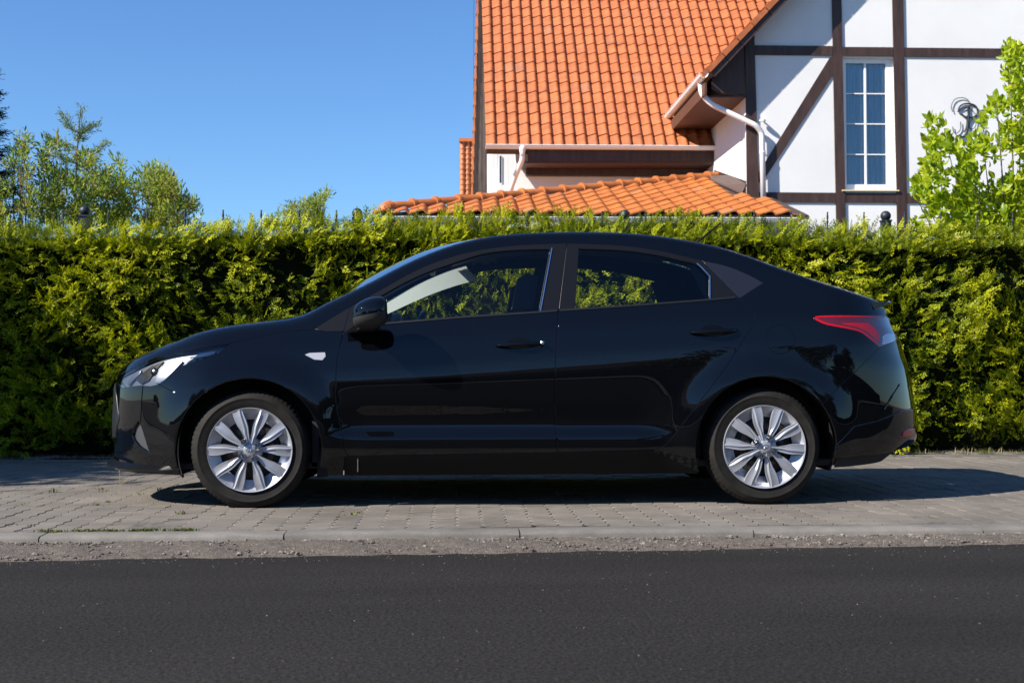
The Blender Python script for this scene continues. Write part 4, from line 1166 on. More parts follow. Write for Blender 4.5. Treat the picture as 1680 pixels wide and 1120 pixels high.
def vnoise(seed):
    rr = np.random.default_rng(seed); tab = rr.random((64, 64))
    def f(x, y):
        x = np.asarray(x, float); y = np.asarray(y, float)
        xi = np.floor(x).astype(int); yi = np.floor(y).astype(int); fx = x-xi; fy = y-yi
        fx = fx*fx*(3-2*fx); fy = fy*fy*(3-2*fy)
        g = lambda a, b: tab[a % 64, b % 64]
        return (g(xi, yi)*(1-fx)+g(xi+1, yi)*fx)*(1-fy)+(g(xi, yi+1)*(1-fx)+g(xi+1, yi+1)*fx)*fy
    return f
n1, n2, n3, n4 = vnoise(1), vnoise(2), vnoise(3), vnoise(4)
HX0, HX1 = -5.6, 6.2
def htop(x):
    # hedge top traced from the photograph, crest about 0.35 m behind the face
    px = 840 + (x)*2100/10.35
    y = np.interp(px, [0, 300, 480, 620, 800, 1000, 1150, 1300, 1450, 1680], [372, 368, 366, 360, 358, 357, 360, 368, 376, 368])
    return 0.711+(600-y)*10.30/2100 - 0.055 - np.interp(px, [0, 450, 620], [0.018, 0.018, 0.0])
hedge = empty('hedge', (0, 3.9, 0), 'long clipped evergreen hedge of yellow-green scale leaves behind the car', 'hedge')
# core block, lumpy
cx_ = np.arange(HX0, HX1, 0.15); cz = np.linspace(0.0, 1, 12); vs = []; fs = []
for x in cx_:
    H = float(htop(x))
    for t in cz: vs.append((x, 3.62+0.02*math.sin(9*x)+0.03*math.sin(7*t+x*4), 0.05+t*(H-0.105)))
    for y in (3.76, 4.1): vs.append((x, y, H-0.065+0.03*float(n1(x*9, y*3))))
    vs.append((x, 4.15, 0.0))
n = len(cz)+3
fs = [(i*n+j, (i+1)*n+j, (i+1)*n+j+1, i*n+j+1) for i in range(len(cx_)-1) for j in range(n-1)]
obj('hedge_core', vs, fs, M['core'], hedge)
# sprays on the face
N = 34000
X = RNG.uniform(HX0, HX1, N); U = RNG.random(N); H = htop(X)
Z = 0.06 + U*(H-0.04)
lump = n1(X*3.1, Z*3.4)*0.6 + n2(X*7.3, Z*6.5)*0.4
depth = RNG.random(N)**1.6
Y = 3.60 - 0.20*(lump-0.25) + 0.20*depth - 0.03
# rounded shoulder at the top and slight undercut at the foot
tt = np.clip((Z-(H-0.12))/0.12, 0, 1); Y += 0.12*tt**2.4
Y += 0.05*np.clip((0.25-Z)/0.25, 0, 1)
keep = RNG.random(N) < np.clip(0.5+1.3*(lump-0.22), 0.3, 1)
keep |= (Z > H-0.12)
pos = np.stack([X, Y, Z], 1)
gx_ = n3(X*2.2+9, Z*2.0)-0.5; gz_ = n4(X*2.4, Z*2.2+5)-0.5
dirs = np.stack([gx_*2.0+RNG.normal(0, .42, N), -0.62+RNG.normal(0, .32, N), 0.45+gz_*1.5+RNG.normal(0, .42, N)+tt*0.9], 1)
ups = np.stack([RNG.normal(0, .6, N), -0.8+RNG.normal(0, .35, N), 0.75+RNG.normal(0, .45, N)], 1)
scl = RNG.uniform(0.06, 0.135, N)*(0.85+0.5*lump)
tint = 0.68 + 0.6*(lump-0.5) - 0.7*depth + RNG.normal(0, 0.11, N) + 0.22*np.clip((Z-0.9)/0.8, 0, 1)  # besides random tone, tint paints shade into deep sprays, light into upper ones
pos, dirs, ups, scl, tint = pos[keep], dirs[keep], ups[keep], scl[keep], tint[keep]
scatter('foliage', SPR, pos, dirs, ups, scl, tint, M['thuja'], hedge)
# sprays along the crest
N = 15000
X = RNG.uniform(HX0, HX1, N); H = htop(X); Y = 3.50+0.7*RNG.random(N)**1.7
Z = H - 0.115 + 0.045*n1(X*4, Y*4) + 0.025*n2(X*11, Y*6) - 0.35*np.clip(3.85-Y, 0, 1)**1.5
pos = np.stack([X, Y, Z], 1); dirs = np.stack([RNG.normal(0, .45, N), RNG.normal(-.15, .4, N), 0.75+RNG.normal(0, .25, N)], 1)
ups = np.stack([RNG.normal(0, .8, N), -1+RNG.normal(0, .5, N), RNG.normal(.2, .3, N)], 1)
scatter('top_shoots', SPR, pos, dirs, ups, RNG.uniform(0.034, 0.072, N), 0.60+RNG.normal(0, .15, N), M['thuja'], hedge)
# shoulder of the hedge: fills the edge between face and crest
N = 6500
X = RNG.uniform(HX0, HX1, N); H = htop(X); q_ = RNG.random(N)
Z = H - 0.17 + 0.15*q_ + 0.03*n1(X*5, q_*3); Y = 3.50 + 0.24*q_**1.5 + RNG.normal(0, .02, N)
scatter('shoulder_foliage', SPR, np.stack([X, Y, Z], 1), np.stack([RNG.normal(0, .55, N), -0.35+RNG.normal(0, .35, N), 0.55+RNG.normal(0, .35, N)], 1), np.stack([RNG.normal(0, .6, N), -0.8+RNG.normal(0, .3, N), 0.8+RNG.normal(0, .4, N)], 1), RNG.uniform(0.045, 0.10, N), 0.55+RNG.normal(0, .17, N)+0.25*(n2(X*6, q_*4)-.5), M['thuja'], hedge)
# back face so that light and the camera never look through
N = 2500
X = RNG.uniform(HX0, HX1, N); Z = RNG.uniform(0.1, 1, N)*(htop(X)-0.05); Y = RNG.uniform(4.15, 4.3, N)
scatter('back_foliage', SPR, np.stack([X, Y, Z], 1), np.stack([RNG.normal(0, .5, N), 0.6+RNG.normal(0, .3, N), 0.7+RNG.normal(0, .3, N)], 1), np.stack([RNG.normal(0, .5, N), np.ones(N), np.ones(N)*.4], 1), RNG.uniform(0.1, 0.2, N), 0.5+RNG.normal(0, .1, N), M['thuja'], hedge)

# weeds, litter and grass
M['grass'] = leafmat('weed_grass', [(0.0, (0.05, 0.06, 0.015)), (0.5, (0.10, 0.13, 0.025)), (1.0, (0.30, 0.26, 0.12))], 0.6, 0.3)
def blades(name, spots, parent=None):
    V = []; F = []; T = []
    for (x, y, z, h, n_, sp, t) in spots:
        for _ in range(n_):
            a = random.uniform(0, 6.28); r_ = random.gauss(0, sp); bx, by = x+r_*math.cos(a), y+r_*math.sin(a)
            b = random.uniform(0, 6.28); ln = random.uniform(0.2, 1.0)*h; w = random.uniform(0.0012, 0.0028); hh = h*random.uniform(.5, 1.1)
            ex_, ey_ = ln*math.cos(b), ln*math.sin(b); px_, py_ = -math.sin(b)*w, math.cos(b)*w; i = len(V)
            V += [(bx-px_, by-py_, z), (bx+px_, by+py_, z), (bx+ex_*.45+px_, by+ey_*.45+py_, z+hh*.7), (bx+ex_*.45-px_, by+ey_*.45-py_, z+hh*.7), (bx+ex_, by+ey_, z+hh)]
            F += [(i, i+1, i+2), (i, i+2, i+3), (i+3, i+2, i+4)]
            tt_ = min(max(t+random.gauss(0, .2), 0), 1); T += [tt_]*5
    V = np.array(V); 
    return add(name, new_mesh(name, V, np.array(F), M['grass'], False, attr={'tint': np.array(T)}), parent, kind='stuff')
sp_ = []
for i in range(70):   # moss and grass in the joint behind the kerb
    p = atz(random.uniform(95, 335), 858.5, 0); sp_.append((p.x, YK1+random.uniform(-.003, .02), -0.004, 0.013, 12, 0.014, 0.35))
for (px, py, h, n_) in [(88, 806, .03, 25), (162, 803, .02, 12), (262, 806, .03, 30), (178, 823, .015, 14), (160, 828, .015, 14), (296, 842, .02, 30), (586, 840, .012, 18), (578, 843, .012, 14), (70, 885, .03, 30), (75, 884, .025, 22), (285, 816, .02, 12), (40, 828, .015, 10), (230, 812, .02, 10), (175, 806, .02, 10), (47, 862, .012, 12), (15, 862, .012, 12)]:
    p = atz(px, py, 0 if py < 870 else -.03); sp_.append((p.x, p.y, -0.004 if py < 870 else -.035, h, n_, 0.018, 0.45))
for i in range(500):
    x = random.uniform(-5, 5.5); sp_.append((x, 3.47+abs(random.gauss(0, .05)), 0.0, random.uniform(.02, .07), 5, 0.03, random.choice([.2, .5, 1.0, 1.0])))
blades('weeds', sp_)
p = atz(197, 797, 0); dm_ = MB()
dm_.tube([(p.x, p.y, 0), (p.x-0.001, p.y, .045), (p.x-0.004, p.y, .085)], 0.0016, 5); dm_.tube([(p.x, p.y, 0), (p.x+.03, p.y, .03), (p.x+.06, p.y+.01, .055)], 0.0012, 5); dm_.tube([(p.x, p.y, 0), (p.x-.02, p.y, .01), (p.x-.035, p.y, .004)], 0.0014, 5)
dm_.lathe([(0.0, .082), (0.003, .085), (0.0028, .092), (0, .094)], (p.x-.004, p.y, 0), 'z', 6, caps=False)
M['straw'] = mat('dry_stalk', (0.32, 0.26, 0.13), 0.8)
tag(dm_.build('dry_weed', M['straw']), 'thin dry weed stalk standing on the paving in front of the car nose', 'weed')
# broad leaves at the hedge foot behind the rear bumper
bl = MB()
for (px, py) in [(1391, 751), (1396, 749), (1402, 752), (1350, 751), (1356, 752)]:
    q = at(px, py, 3.36); a = random.uniform(0, 6.28)
    for k in range(3):
        b = a+k*2.1; c, s_ = math.cos(b), math.sin(b); L = random.uniform(.03, .05)
        bl.addv([(q.x, q.y, 0.004), (q.x+L*.5*c-.014*s_, q.y+L*.5*s_+.014*c, 0.028), (q.x+L*c, q.y+L*s_, 0.022), (q.x+L*.5*c+.014*s_, q.y+L*.5*s_-.014*c, 0.028)], [(0, 1, 2, 3)])
M['broad'] = mat('broad_weed_leaf', (0.14, 0.20, 0.03), 0.6)
bl.build('ground_cover', M['broad'], kind='stuff')
# ------------------------------------------------------------------ house materials
M['plaster'] = mat('white_plaster', (0.80, 0.80, 0.79), 0.9); noise_col(M['plaster'], (0.66, 0.655, 0.645), (0.74, 0.74, 0.735), 0.9, 9, 0.3, 0.7); bump(M['plaster'], 90, 0.5, 0.006, 6)
M['timber'] = mat('brown_timber', (0.075, 0.042, 0.032), 0.55)
def _timber(m, c1, c2):
    tc = nd(m, 'ShaderNodeTexCoord'); mp = nd(m, 'ShaderNodeMapping'); mp.inputs['Scale'].default_value = (22, 22, 3.0)
    n = nd(m, 'ShaderNodeTexNoise'); n.inputs['Scale'].default_value = 1.0; n.inputs['Detail'].default_value = 6
    r = nd(m, 'ShaderNodeValToRGB'); r.color_ramp.elements[0].position = 0.3; r.color_ramp.elements[1].position = 0.7
    r.color_ramp.elements[0].color = (*c1, 1); r.color_ramp.elements[1].color = (*c2, 1)
    lk(m, tc.outputs['Object'], mp.inputs[0]); lk(m, mp.outputs[0], n.inputs['Vector']); lk(m, n.outputs['Fac'], r.inputs[0]); lk(m, r.outputs[0], bsdf(m).inputs['Base Color'])
_timber(M['timber'], (0.026, 0.0125, 0.0095), (0.062, 0.032, 0.024))
M['soffit'] = mat('brown_soffit', (0.12, 0.05, 0.028), 0.6); _timber(M['soffit'], (0.060, 0.024, 0.013), (0.105, 0.043, 0.024))
M['boards'] = mat('grey_brown_boards', (0.10, 0.075, 0.062), 0.7); _timber(M['boards'], (0.045, 0.031, 0.025), (0.085, 0.06, 0.05))
def tilemat(name, c1, c2, c3):
    m = mat(name, c1, 0.55, 0, 0.4)
    oi = nd(m, 'ShaderNodeObjectInfo'); tc = nd(m, 'ShaderNodeTexCoord'); geo = nd(m, 'ShaderNodeNewGeometry')
    wnz = nd(m, 'ShaderNodeTexWhiteNoise'); n = nd(m, 'ShaderNodeTexNoise'); n.inputs['Scale'].default_value = 7; n.inputs['Detail'].default_value = 8
    a = nd(m, 'ShaderNodeAttribute', attribute_name='tint'); ad = nd(m, 'ShaderNodeMath', operation='ADD')
    lk(m, oi.outputs['Random'], ad.inputs[0]); lk(m, a.outputs['Fac'], ad.inputs[1])
    fr = nd(m, 'ShaderNodeMath', operation='FRACT'); lk(m, ad.outputs[0], fr.inputs[0])
    r = nd(m, 'ShaderNodeValToRGB'); r.color_ramp.elements[0].color = (*c1, 1); r.color_ramp.elements[1].color = (*c2, 1)
    e = r.color_ramp.elements.new(0.93); e.color = (*c1, 1); r.color_ramp.elements[-1].color = (*c3, 1); e2 = r.color_ramp.elements.new(0.5); e2.color = (*c2, 1)
    lk(m, fr.outputs[0], r.inputs[0]); lk(m, geo.outputs['Position'], n.inputs['Vector'])
    r2 = nd(m, 'ShaderNodeValToRGB'); r2.color_ramp.elements[0].position = 0.28; r2.color_ramp.elements[1].position = 0.72
    r2.color_ramp.elements[0].color = (0.72, 0.72, 0.74, 1); r2.color_ramp.elements[1].color = (1.15, 1.15, 1.12, 1)
    mx = nd(m, 'ShaderNodeMixRGB', blend_type='MULTIPLY'); mx.inputs[0].default_value = 1
    lk(m, n.outputs['Fac'], r2.inputs[0]); lk(m, r.outputs[0], mx.inputs[1]); lk(m, r2.outputs[0], mx.inputs[2]); lk(m, mx.outputs[0], bsdf(m).inputs['Base Color'])
    return m
M['tile'] = tilemat('clay_roof_tile', (0.385, 0.112, 0.036), (0.425, 0.130, 0.043), (0.34, 0.13, 0.06))
M['tile2'] = tilemat('porch_clay_tile', (0.48, 0.160, 0.038), (0.41, 0.126, 0.033), (0.40, 0.165, 0.065))
M['upvc'] = mat('white_plastic', (0.80, 0.80, 0.80), 0.3)
M['gutterm'] = mat('white_gutter', (0.74, 0.74, 0.75), 0.35)
M['pane'] = mat('window_pane', (0.03, 0.05, 0.08), 0.03, 0, 0.5, 1.0)
M['wglass'] = glassmat('window_glass', (0.86, 0.93, 0.97))
M['curtain'] = mat('pale_curtain', (0.72, 0.76, 0.80), 0.9)
M['sillm'] = mat('pale_window_sill', (0.65, 0.55, 0.35), 0.5)
M['lead'] = mat('grey_brown_flashing', (0.17, 0.13, 0.12), 0.4, 0.4)
M['iron'] = mat('dark_wrought_iron', (0.03, 0.035, 0.045), 0.5, 0.5)
M['room'] = mat('dim_room', (0.10, 0.11, 0.12), 0.9)

YG = 11.60; YE = 13.80; YM = 14.55; YH = 10.0
house = empty('half_timbered_house', (3.0, YG, 0), 'white half-timbered house with orange tiled roofs and brown beams behind the hedge', 'house')
def slab(name, px_poly, Y, thick, m, parent=house, front=0.0):
    """polygon standing in the plane Y (traced), with real thickness behind it"""
    P = [at(px, py, Y-front) for px, py in px_poly]
    b = MB(); b.prism(P, (0, thick, 0)); return b.build(name, m, parent)
# --- walls
wz0 = -0.1
L = at(1223.5, 200, YG).x; Rr = at(1900, 200, YG).x
oa, ob = at(1381, 95, YG), at(1471, 312, YG)         # window opening
wx0, wx1, wzt, wzb = oa.x+0.0, ob.x, oa.z, ob.z-0.01
ztopw = at(1300, -330, YG).z
w = MB(); D = 0.30

_ra, _rb = at(1162, 117.5, YG-0.27), at(1240, 35.5, YG-0.27); _sl = (_rb.z-_ra.z)/(_rb.x-_ra.x); rake_z = lambda x: _ra.z+(x-_ra.x)*_sl-0.06
w.prism([(L, YG, wz0), (wx0, YG, wz0), (wx0, YG, rake_z(wx0)), (L, YG, rake_z(L))], (0, D, 0)); w.box(wx1, Rr, YG, YG+D, wz0, ztopw); w.box(wx0, wx1, YG, YG+D, wzt, ztopw); w.box(wx0, wx1, YG, YG+D, wz0, wzb)
gable = w.build('gable_wall', M['plaster'], house)
# cut the wall under the rake by keeping it as the true gable outline: roof slab hides the rest
sw = MB(); sw.box(L, L+0.3, YG+D+0.002, YM+0.5, wz0, rake_z(L)-0.05); side_wall = sw.build('side_wall', M['plaster'], house)
mw = MB(); mz1 = at(1000, 245, YM).z
xm0 = at(846, 290, YM).x
mw.box(xm0, L-0.002, YM, YM+0.3, wz0, mz1); mw.build('main_wall', M['plaster'], house)
# --- timber frame on the gable
def beam(px_poly, front=0.022, name='timber_beam', m=None, Y=YG): return slab(name, px_poly, Y, front-0.001, m or M['timber'], gable, front)
beam([(1222.5, 62), (1237.5, 48), (1245.5, 330), (1226, 330)], 0.03)
beam([(1364, -60), (1379.5, -60), (1388.5, 400), (1373, 400)], 0.025)
beam([(1463, -60), (1481, -60), (1489.5, 400), (1473, 400)], 0.025)
beam([(1238.5, 74.5), (1366, 75.8), (1366, 91.2), (1239, 90.3)])
beam([(1380.6, 77.3), (1465, 77.8), (1465, 92.2), (1381, 91.8)])
beam([(1482.6, 78.4), (1900, 82), (1900, 97), (1483, 93)])
beam([(1246, 315.3), (1371, 316.2), (1371, 332.2), (1246, 331.6)]); beam([(1387, 316.3), (1472.5, 317.2), (1472.5, 332.8), (1387, 332.2)]); beam([(1488, 317.6), (1900, 321), (1900, 337), (1488, 333)])
beam([(1362, 94), (1367.5, 92), (1368, 121), (1258, 288), (1245, 300), (1245, 283)], 0.018)
# --- window
win = empty('window', (0, 0, 0), parent=gable); 
fx = lambda x: at(x, 200, YG+0.075).x; fz = lambda y: at(1420, y, YG+0.075).z
f = MB(); yF = YG+0.060; f0, f1, g0, g1 = wx0+0.002, wx1-0.002, wzb+0.002, wzt-0.002
gl, gr_, gb_, gt_ = fx(1388), fx(1453), fz(303), fz(104.5)
f.box(f0, gl, yF, yF+0.06, g0, g1); f.box(gr_, f1, yF, yF+0.06, g0, g1); f.box(gl, gr_, yF, yF+0.06, gt_, g1); f.box(gl, gr_, yF, yF+0.06, g0, gb_)
def wchild(mb, name, m): return mb.build(name, m, gable)
fo_ = f.build('window_frame', M['upvc'], win)
f2 = MB(); mxx = fx(1419.5)
f2.box(mxx-0.015, mxx+0.015, yF+0.008, yF+0.05, gb_, gt_)
f2.build('mullion', M['upvc'], win)
for (y, xa) in ((154, 0), (203.6, 0), (253.6, 0)):
    q = MB(); zz = fz(y); q.box(gl, mxx-0.0155, yF+0.012, yF+0.045, zz-0.008, zz+0.008); q.build('glazing_bar', M['upvc'], win)
    q = MB(); q.box(mxx+0.0155, gr_, yF+0.012, yF+0.045, zz-0.008, zz+0.008); q.build('glazing_bar', M['upvc'], win)
zs = [gb_, fz(253.6)-.0085, fz(253.6)+.0085, fz(203.6)-.0085, fz(203.6)+.0085, fz(154)-.0085, fz(154)+.0085, gt_]
for i in range(0, 8, 2):
    for (xa, xb) in ((gl, mxx-0.0155), (mxx+0.0155, gr_)):
        q = MB(); q.box(xa, xb, yF+0.024, yF+0.030, zs[i], zs[i+1]); q.build('pane', M['wglass'], win)
q = MB(); q.box(wx0-0.02, wx1+0.02, YG-0.055, YG-0.002, wzb-0.012, wzb+0.006); q.build('window_sill', M['sillm'], win)
# curtain with folds
vs = []; n = 60
for i in range(n+1):
    x = gl+(gr_-gl)*i/n
    for z in (g0, g1): vs.append((x+ (0.05*(1-i/n) if z == g0 and i > 15 else 0), yF+0.060+0.012*math.sin(i*1.35)+0.012*math.sin(i*0.61+1), z))
obj('curtain', vs, [(2*i, 2*i+2, 2*i+3, 2*i+1) for i in range(n)], M['curtain'], win, True)
q = MB(); q.box(wx0-0.1, wx1+0.1, YG+0.6, YG+0.62, wzb-0.2, wzt+0.2); q.build('room_back', M['room'], win)
# monogram in bent iron, proud of the wall
def curve(pts, r, name='iron_scroll', yo=0.02, n=8):
    P = catmull(pts, n); b = MB(); b.tube([at(x, y, YG-yo) for x, y in P], r, 6); b.build(name, M['iron'], mono, True)
mono = empty('monogram', (0, 0, 0), parent=gable)
curve([(1563, 184), (1561, 174), (1566, 164), (1576, 160.5), (1586, 163), (1591, 170), (1590, 178), (1585, 182)], 0.0055)
curve([(1572, 184), (1574, 176), (1581, 171), (1591, 170.5), (1600, 174), (1604, 182), (1602, 189), (1594, 193), (1584, 192), (1577, 187)], 0.012)
curve([(1575, 181), (1583, 177), (1592, 178), (1597, 184)], 0.006)
curve([(1588, 174), (1589, 190), (1587.5, 208), (1585, 219), (1579, 225), (1573, 222)], 0.016)
curve([(1586.5, 190), (1586, 206), (1582, 217)], 0.010)
curve([(1563, 208), (1565, 217), (1571, 218), (1576, 211), (1576, 200)], 0.006)
curve([(1604, 190), (1594, 197), (1590, 206), (1594, 212), (1600, 208), (1602, 199)], 0.006)
curve([(1598, 216), (1604, 222), (1612, 219), (1614, 211)], 0.009)
curve([(1620, 236), (1626, 240), (1629, 235)], 0.009)

# --- roof tiles
def tile_mesh(name, W, Lg, m, amp=0.043, seed=0):
    u = [0, .08, .16, .30, .45, .58, .70, .80, .88, .94, 1.02]
    h = [-.004, .002, .006, .014, .026, .037, amp, amp*.88, .016, -.002, -.006]
    vs = []; fs = []; n = len(u)
    for (v, dz) in ((0, 0.004), (0, 0.024), (0.015, 0.027), (1.06*Lg, 0.006)):
        for a, b in zip(u, h): vs.append((a*W, v, b + dz))
    for r in range(3):
        for k in range(n-1): fs.append((r*n+k, r*n+k+1, (r+1)*n+k+1, (r+1)*n+k))
    return vs, fs
def lay(name, org, p, W, Lg, ncol, nrow, m, parent, keep, limit, stuff_name):
    """tiles as parts; the ones that show smallest, past the limit, joined"""
    cp, sp2 = math.cos(p), math.sin(p); tv, tf = tile_mesh(name, W, Lg, m)
    me = new_mesh(name, tv, tf, m, True)
    try: me.set_sharp_from_angle(angle=math.radians(50))
    except Exception: pass
    rx = Matrix.Rotation(p, 4, 'X'); items = []
    for r in range(nrow):
        for c in range(ncol):
            x = org[0]+c*W; v = r*Lg; P = Vector((x, org[1]+v*cp, org[2]+v*sp2))
            k = keep(P+Vector((W/2, Lg/2*cp, Lg/2*sp2)), r, c)
            if k: items.append((r, c, P))
    vis = []; rest_ = MB(); T = []
    for it in items:
        q = proj(it[2]); inside = -20 < q[0] < 1700 and q[1] > -15
        vis.append((0 if inside else 1, it[0], it[1], it[2]))
    vis.sort(key=lambda t: (t[0], t[1], t[2])); pl = root_loc(parent)
    for i, (f_, r, c, P) in enumerate(vis):
        jit = (random.gauss(0, .0018), 0, random.gauss(0, .002)); ry = random.gauss(0, .008)
        if i < limit and f_ == 0:
            add(name, me, parent, Vector(P)+Vector(jit)-pl, (p, ry, random.gauss(0, .004)))
        else:
            rest_.addv([Vector(P)+Vector(jit)+rx.to_3x3()@Vector(q) for q in tv], tf); T += [random.random()]*len(tv)
    if rest_.v:
        o = obj(stuff_name, rest_.v, rest_.f, m, parent, True, kind='stuff', attr={'tint': T})
        try: o.data.set_sharp_from_angle(angle=math.radians(50))
        except Exception: pass
# main roof
PM = math.radians(46.5)
e0 = at(797.5, 238.0, YE); e1 = at(1187, 241.5, YE)
main_roof = MB(); zr = e0.z-0.03
tl0 = Vector((e0.x, YE+0.02, zr)); up = Vector((0, math.cos(PM), math.sin(PM)))
xr_ = e1.x+7.0
A0 = Vector((e0.x+0.01, YE+0.03, zr-0.03)); B0 = Vector((xr_, YE+0.03, zr-0.03))
main_roof.prism([A0, B0, B0+up*7.6, A0+up*7.6], (0, math.sin(PM)*0.1, -math.cos(PM)*0.1))
mr_ = main_roof.build('main_roof', M['boards'], house)
WT = (e1.x-e0.x)/21.0; LT = WT*1.63
lay('roof_tile', (e0.x, YE, zr-0.004), PM, WT, LT, 44, 21, M['tile'], mr_, lambda P, r, c: True, 300, 'upper_roof_tiles')
xgw = at(811, 290, YM).x; gwt = lambda y: zr-0.12+(y-YE)*math.tan(PM)
_g = MB(); _g.prism([(xgw, 16.11, -0.1), (xgw, YM+9.5, -0.1), (xgw, YM+9.5, gwt(YM+0.3)), (xgw, YM+4.9, gwt(YM+4.9)), (xgw, 16.11, gwt(YM+0.3))], (0.3, 0, 0)); _g.build('left_gable_wall', M['plaster'], house)
# verge and boarding at the left of the main roof
vY = 19.2
slab('verge_boarding', [(772.5, 640), (808.5, 640), (808.5, 243), (797.8, 243), (812, 120), (800, -40), (784, -40), (775, 235)], vY, 0.15, M['boards'])
for k in range(5):
    xk = 777+k*6.6; b = MB(); P0 = at(xk, 326, vY-0.004); P1 = at(xk+0.4, 244 if xk > 797 else -20, vY-0.004); b.bar(P0, P1, 0.008, 0.006, (0, 1, 0)); b.build('board_batten', M['timber'], house)
ys_ = np.linspace(322, -20, 17)
for i in range(len(ys_)-1):
    ya, yb = ys_[i], ys_[i+1]; xl = lambda y: 774.0 + (322-y)*0.030
    slab('verge_tile', [(xl(ya)-2.2, ya), (xl(ya)+2.4, ya), (xl(yb)+0.9, yb-1), (xl(yb)-0.9, yb-1)], vY-0.05, 0.22, M['tile'])
# small roof farther back on the left
brY = 21.0; bl0 = at(753.5, 318, brY); rb_ = empty('back_roof', (0, 0, 0), parent=house)
slab('back_roof_deck', [(753.5, 640), (776, 640), (776, 229), (753.5, 229)], brY+0.08, 0.3, M['boards'])
for c in range(3):
    for r in range(12):
        xa = 754+c*8.6; ya = 328-r*8.35
        b = MB(); u = [0, .15, .4, .7, .88, 1.0]; hh = [0, .01, .045, .05, .012, 0]; P = []
        vs = []
        for (yy, dz) in ((ya, 0.03), (ya-8.6, 0.0)):
            for a, h_ in zip(u, hh):
                q = at(xa+a*8.6, yy, brY); vs.append((q.x, q.y-h_-dz, q.z))
        b.addv(vs, [(k, k+1, k+7, k+6) for k in range(5)]); b.build('back_tile', M['tile'], rb_, True)
slab('ridge_capping', [(753, 232), (777, 232), (777, 226.5), (753, 226.5)], brY-0.12, 0.1, M['tile'])
# white shutters / bay left of the downpipe
for (a, b_, c, d) in ((808.5, 813.5, 812.5, 817.5), (814.5, 820, 816.5, 821), (824, 833, 824, 833), (834.5, 845, 833.5, 843)):
    slab('white_shutter', [(a, 322), (b_, 322), (d, 250), (c, 250)], 15.6, 0.05, M['upvc'])
slab('bay_wall', [(808, 326), (852, 326), (852, 247), (808, 247)], 15.9, 0.2, M['plaster'])
slab('bay_glass', [(819.6, 300), (823, 300), (823, 256), (819.6, 256)], 15.58, 0.03, M['pane'])
# main eaves: fascia, soffit, gutter, wall plate
gz = at(900, 243, YE).z
def gutter(name, a, b, r, m, parent, outdir):
    """half-round gutter from a to b"""
    a = Vector(a); b = Vector(b); d = (b-a).normalized(); o2 = Vector(outdir); vs = []; fs = []; n = 10
    for q in (a, b):
        for rr in (r, r-0.006):
            for k in range(n+1):
                t = math.pi*k/n; vs.append(q + o2*(rr*math.cos(t)) + Vector((0, 0, -rr*math.sin(t))))
    m_ = n+1
    for k in range(n):
        fs += [(k, k+1, 2*m_+k+1, 2*m_+k), (m_+k+1, m_+k, 3*m_+k, 3*m_+k+1), (k+1, k, m_+k, m_+k+1), (2*m_+k, 2*m_+k+1, 3*m_+k+1, 3*m_+k)]
    fs += [(0, 2*m_, 3*m_, m_), (n, m_+n, 3*m_+n, 2*m_+n)]
    g = MB(); g.addv(vs, fs)
    g.tube([a+o2*r, b+o2*r], 0.008, 6)
    o = g.build(name, m, parent); return autosmooth(o, 60)
gutter('gutter', (e0.x-0.01, YE-0.03, gz+0.035), (e1.x, YE-0.03, gz+0.03), 0.06, M['gutterm'], house, (0, -1, 0))
b = MB(); fzz = at(1000, 252, YE+0.04).z; fz2 = at(1000, 265, YE+0.04).z
b.box(at(866, 250, YE).x, e1.x-0.01, YE+0.04, YE+0.07, fz2, gz+0.04); b.build('fascia', M['timber'], house)
b = MB(); b.box(at(862, 250, YE).x, e1.x-0.01, YE+0.072, YM+0.3, fz2-0.03, fz2); b.build('soffit', M['soffit'], house)
b = MB(); b.box(at(862, 250, YM).x, e1.x-0.01, YM-0.16, YM-0.002, fz2-0.14, fz2-0.032); b.build('wall_plate', M['timber'], house)
def pipe(pts, r, name='downpipe', parent=house, m='gutterm'):
    b = MB(); b.tube(catmull3(pts), r, 12); return b.build(name, M[m], parent, True)
def catmull3(pts):
    out = []
    P = [Vector(p) for p in pts]
    for i in range(len(P)-1):
        out.append(P[i])
        if i < len(P)-2: pass
    out.append(P[-1]); res = [out[0]]
    for i in range(1, len(out)-1):
        a, b_, c = out[i-1], out[i], out[i+1]; l = min((b_-a).length, (c-b_).length)*0.35
        p0 = b_+(a-b_).normalized()*l; p2 = b_+(c-b_).normalized()*l
        for t in (0, .25, .5, .75, 1): res.append(p0*(1-t)**2+b_*2*t*(1-t)+p2*t*t)
    res.append(out[-1]); return res
b = MB(); q = at(857, 246, YE-0.04); b.lathe([(0.060, 0.02), (0.055, -0.04), (0.040, -0.09), (0.040, -0.13)], (q.x, q.y, q.z+0.04), 'z', 14); b.build('gutter_outlet', M['gutterm'], house, True)
pipe([at(857, 250, YE-0.03), at(857, 262, YE+0.0), at(845, 290, YE+0.25), at(832, 330, YE+0.5)], 0.042)
# --- gable wing: left eaves box, rake, roof slab
YR = YG-0.29       # face of the rake
r0 = at(1162, 117.5, YR); r1 = at(1240, 35.5, YR); rd_ = (r1-r0).normalized()
n_r = Vector((-rd_.z, 0, rd_.x))
farY = 16.2
b = MB(); th_ = 0.07
b.prism([r0-n_r*0.02, r0+rd_*6-n_r*0.02, r0+rd_*6-n_r*(0.02+th_), r0-n_r*(0.02+th_)], (0, farY-YR, 0)); wing = b.build('wing_roof', M['soffit'], house)
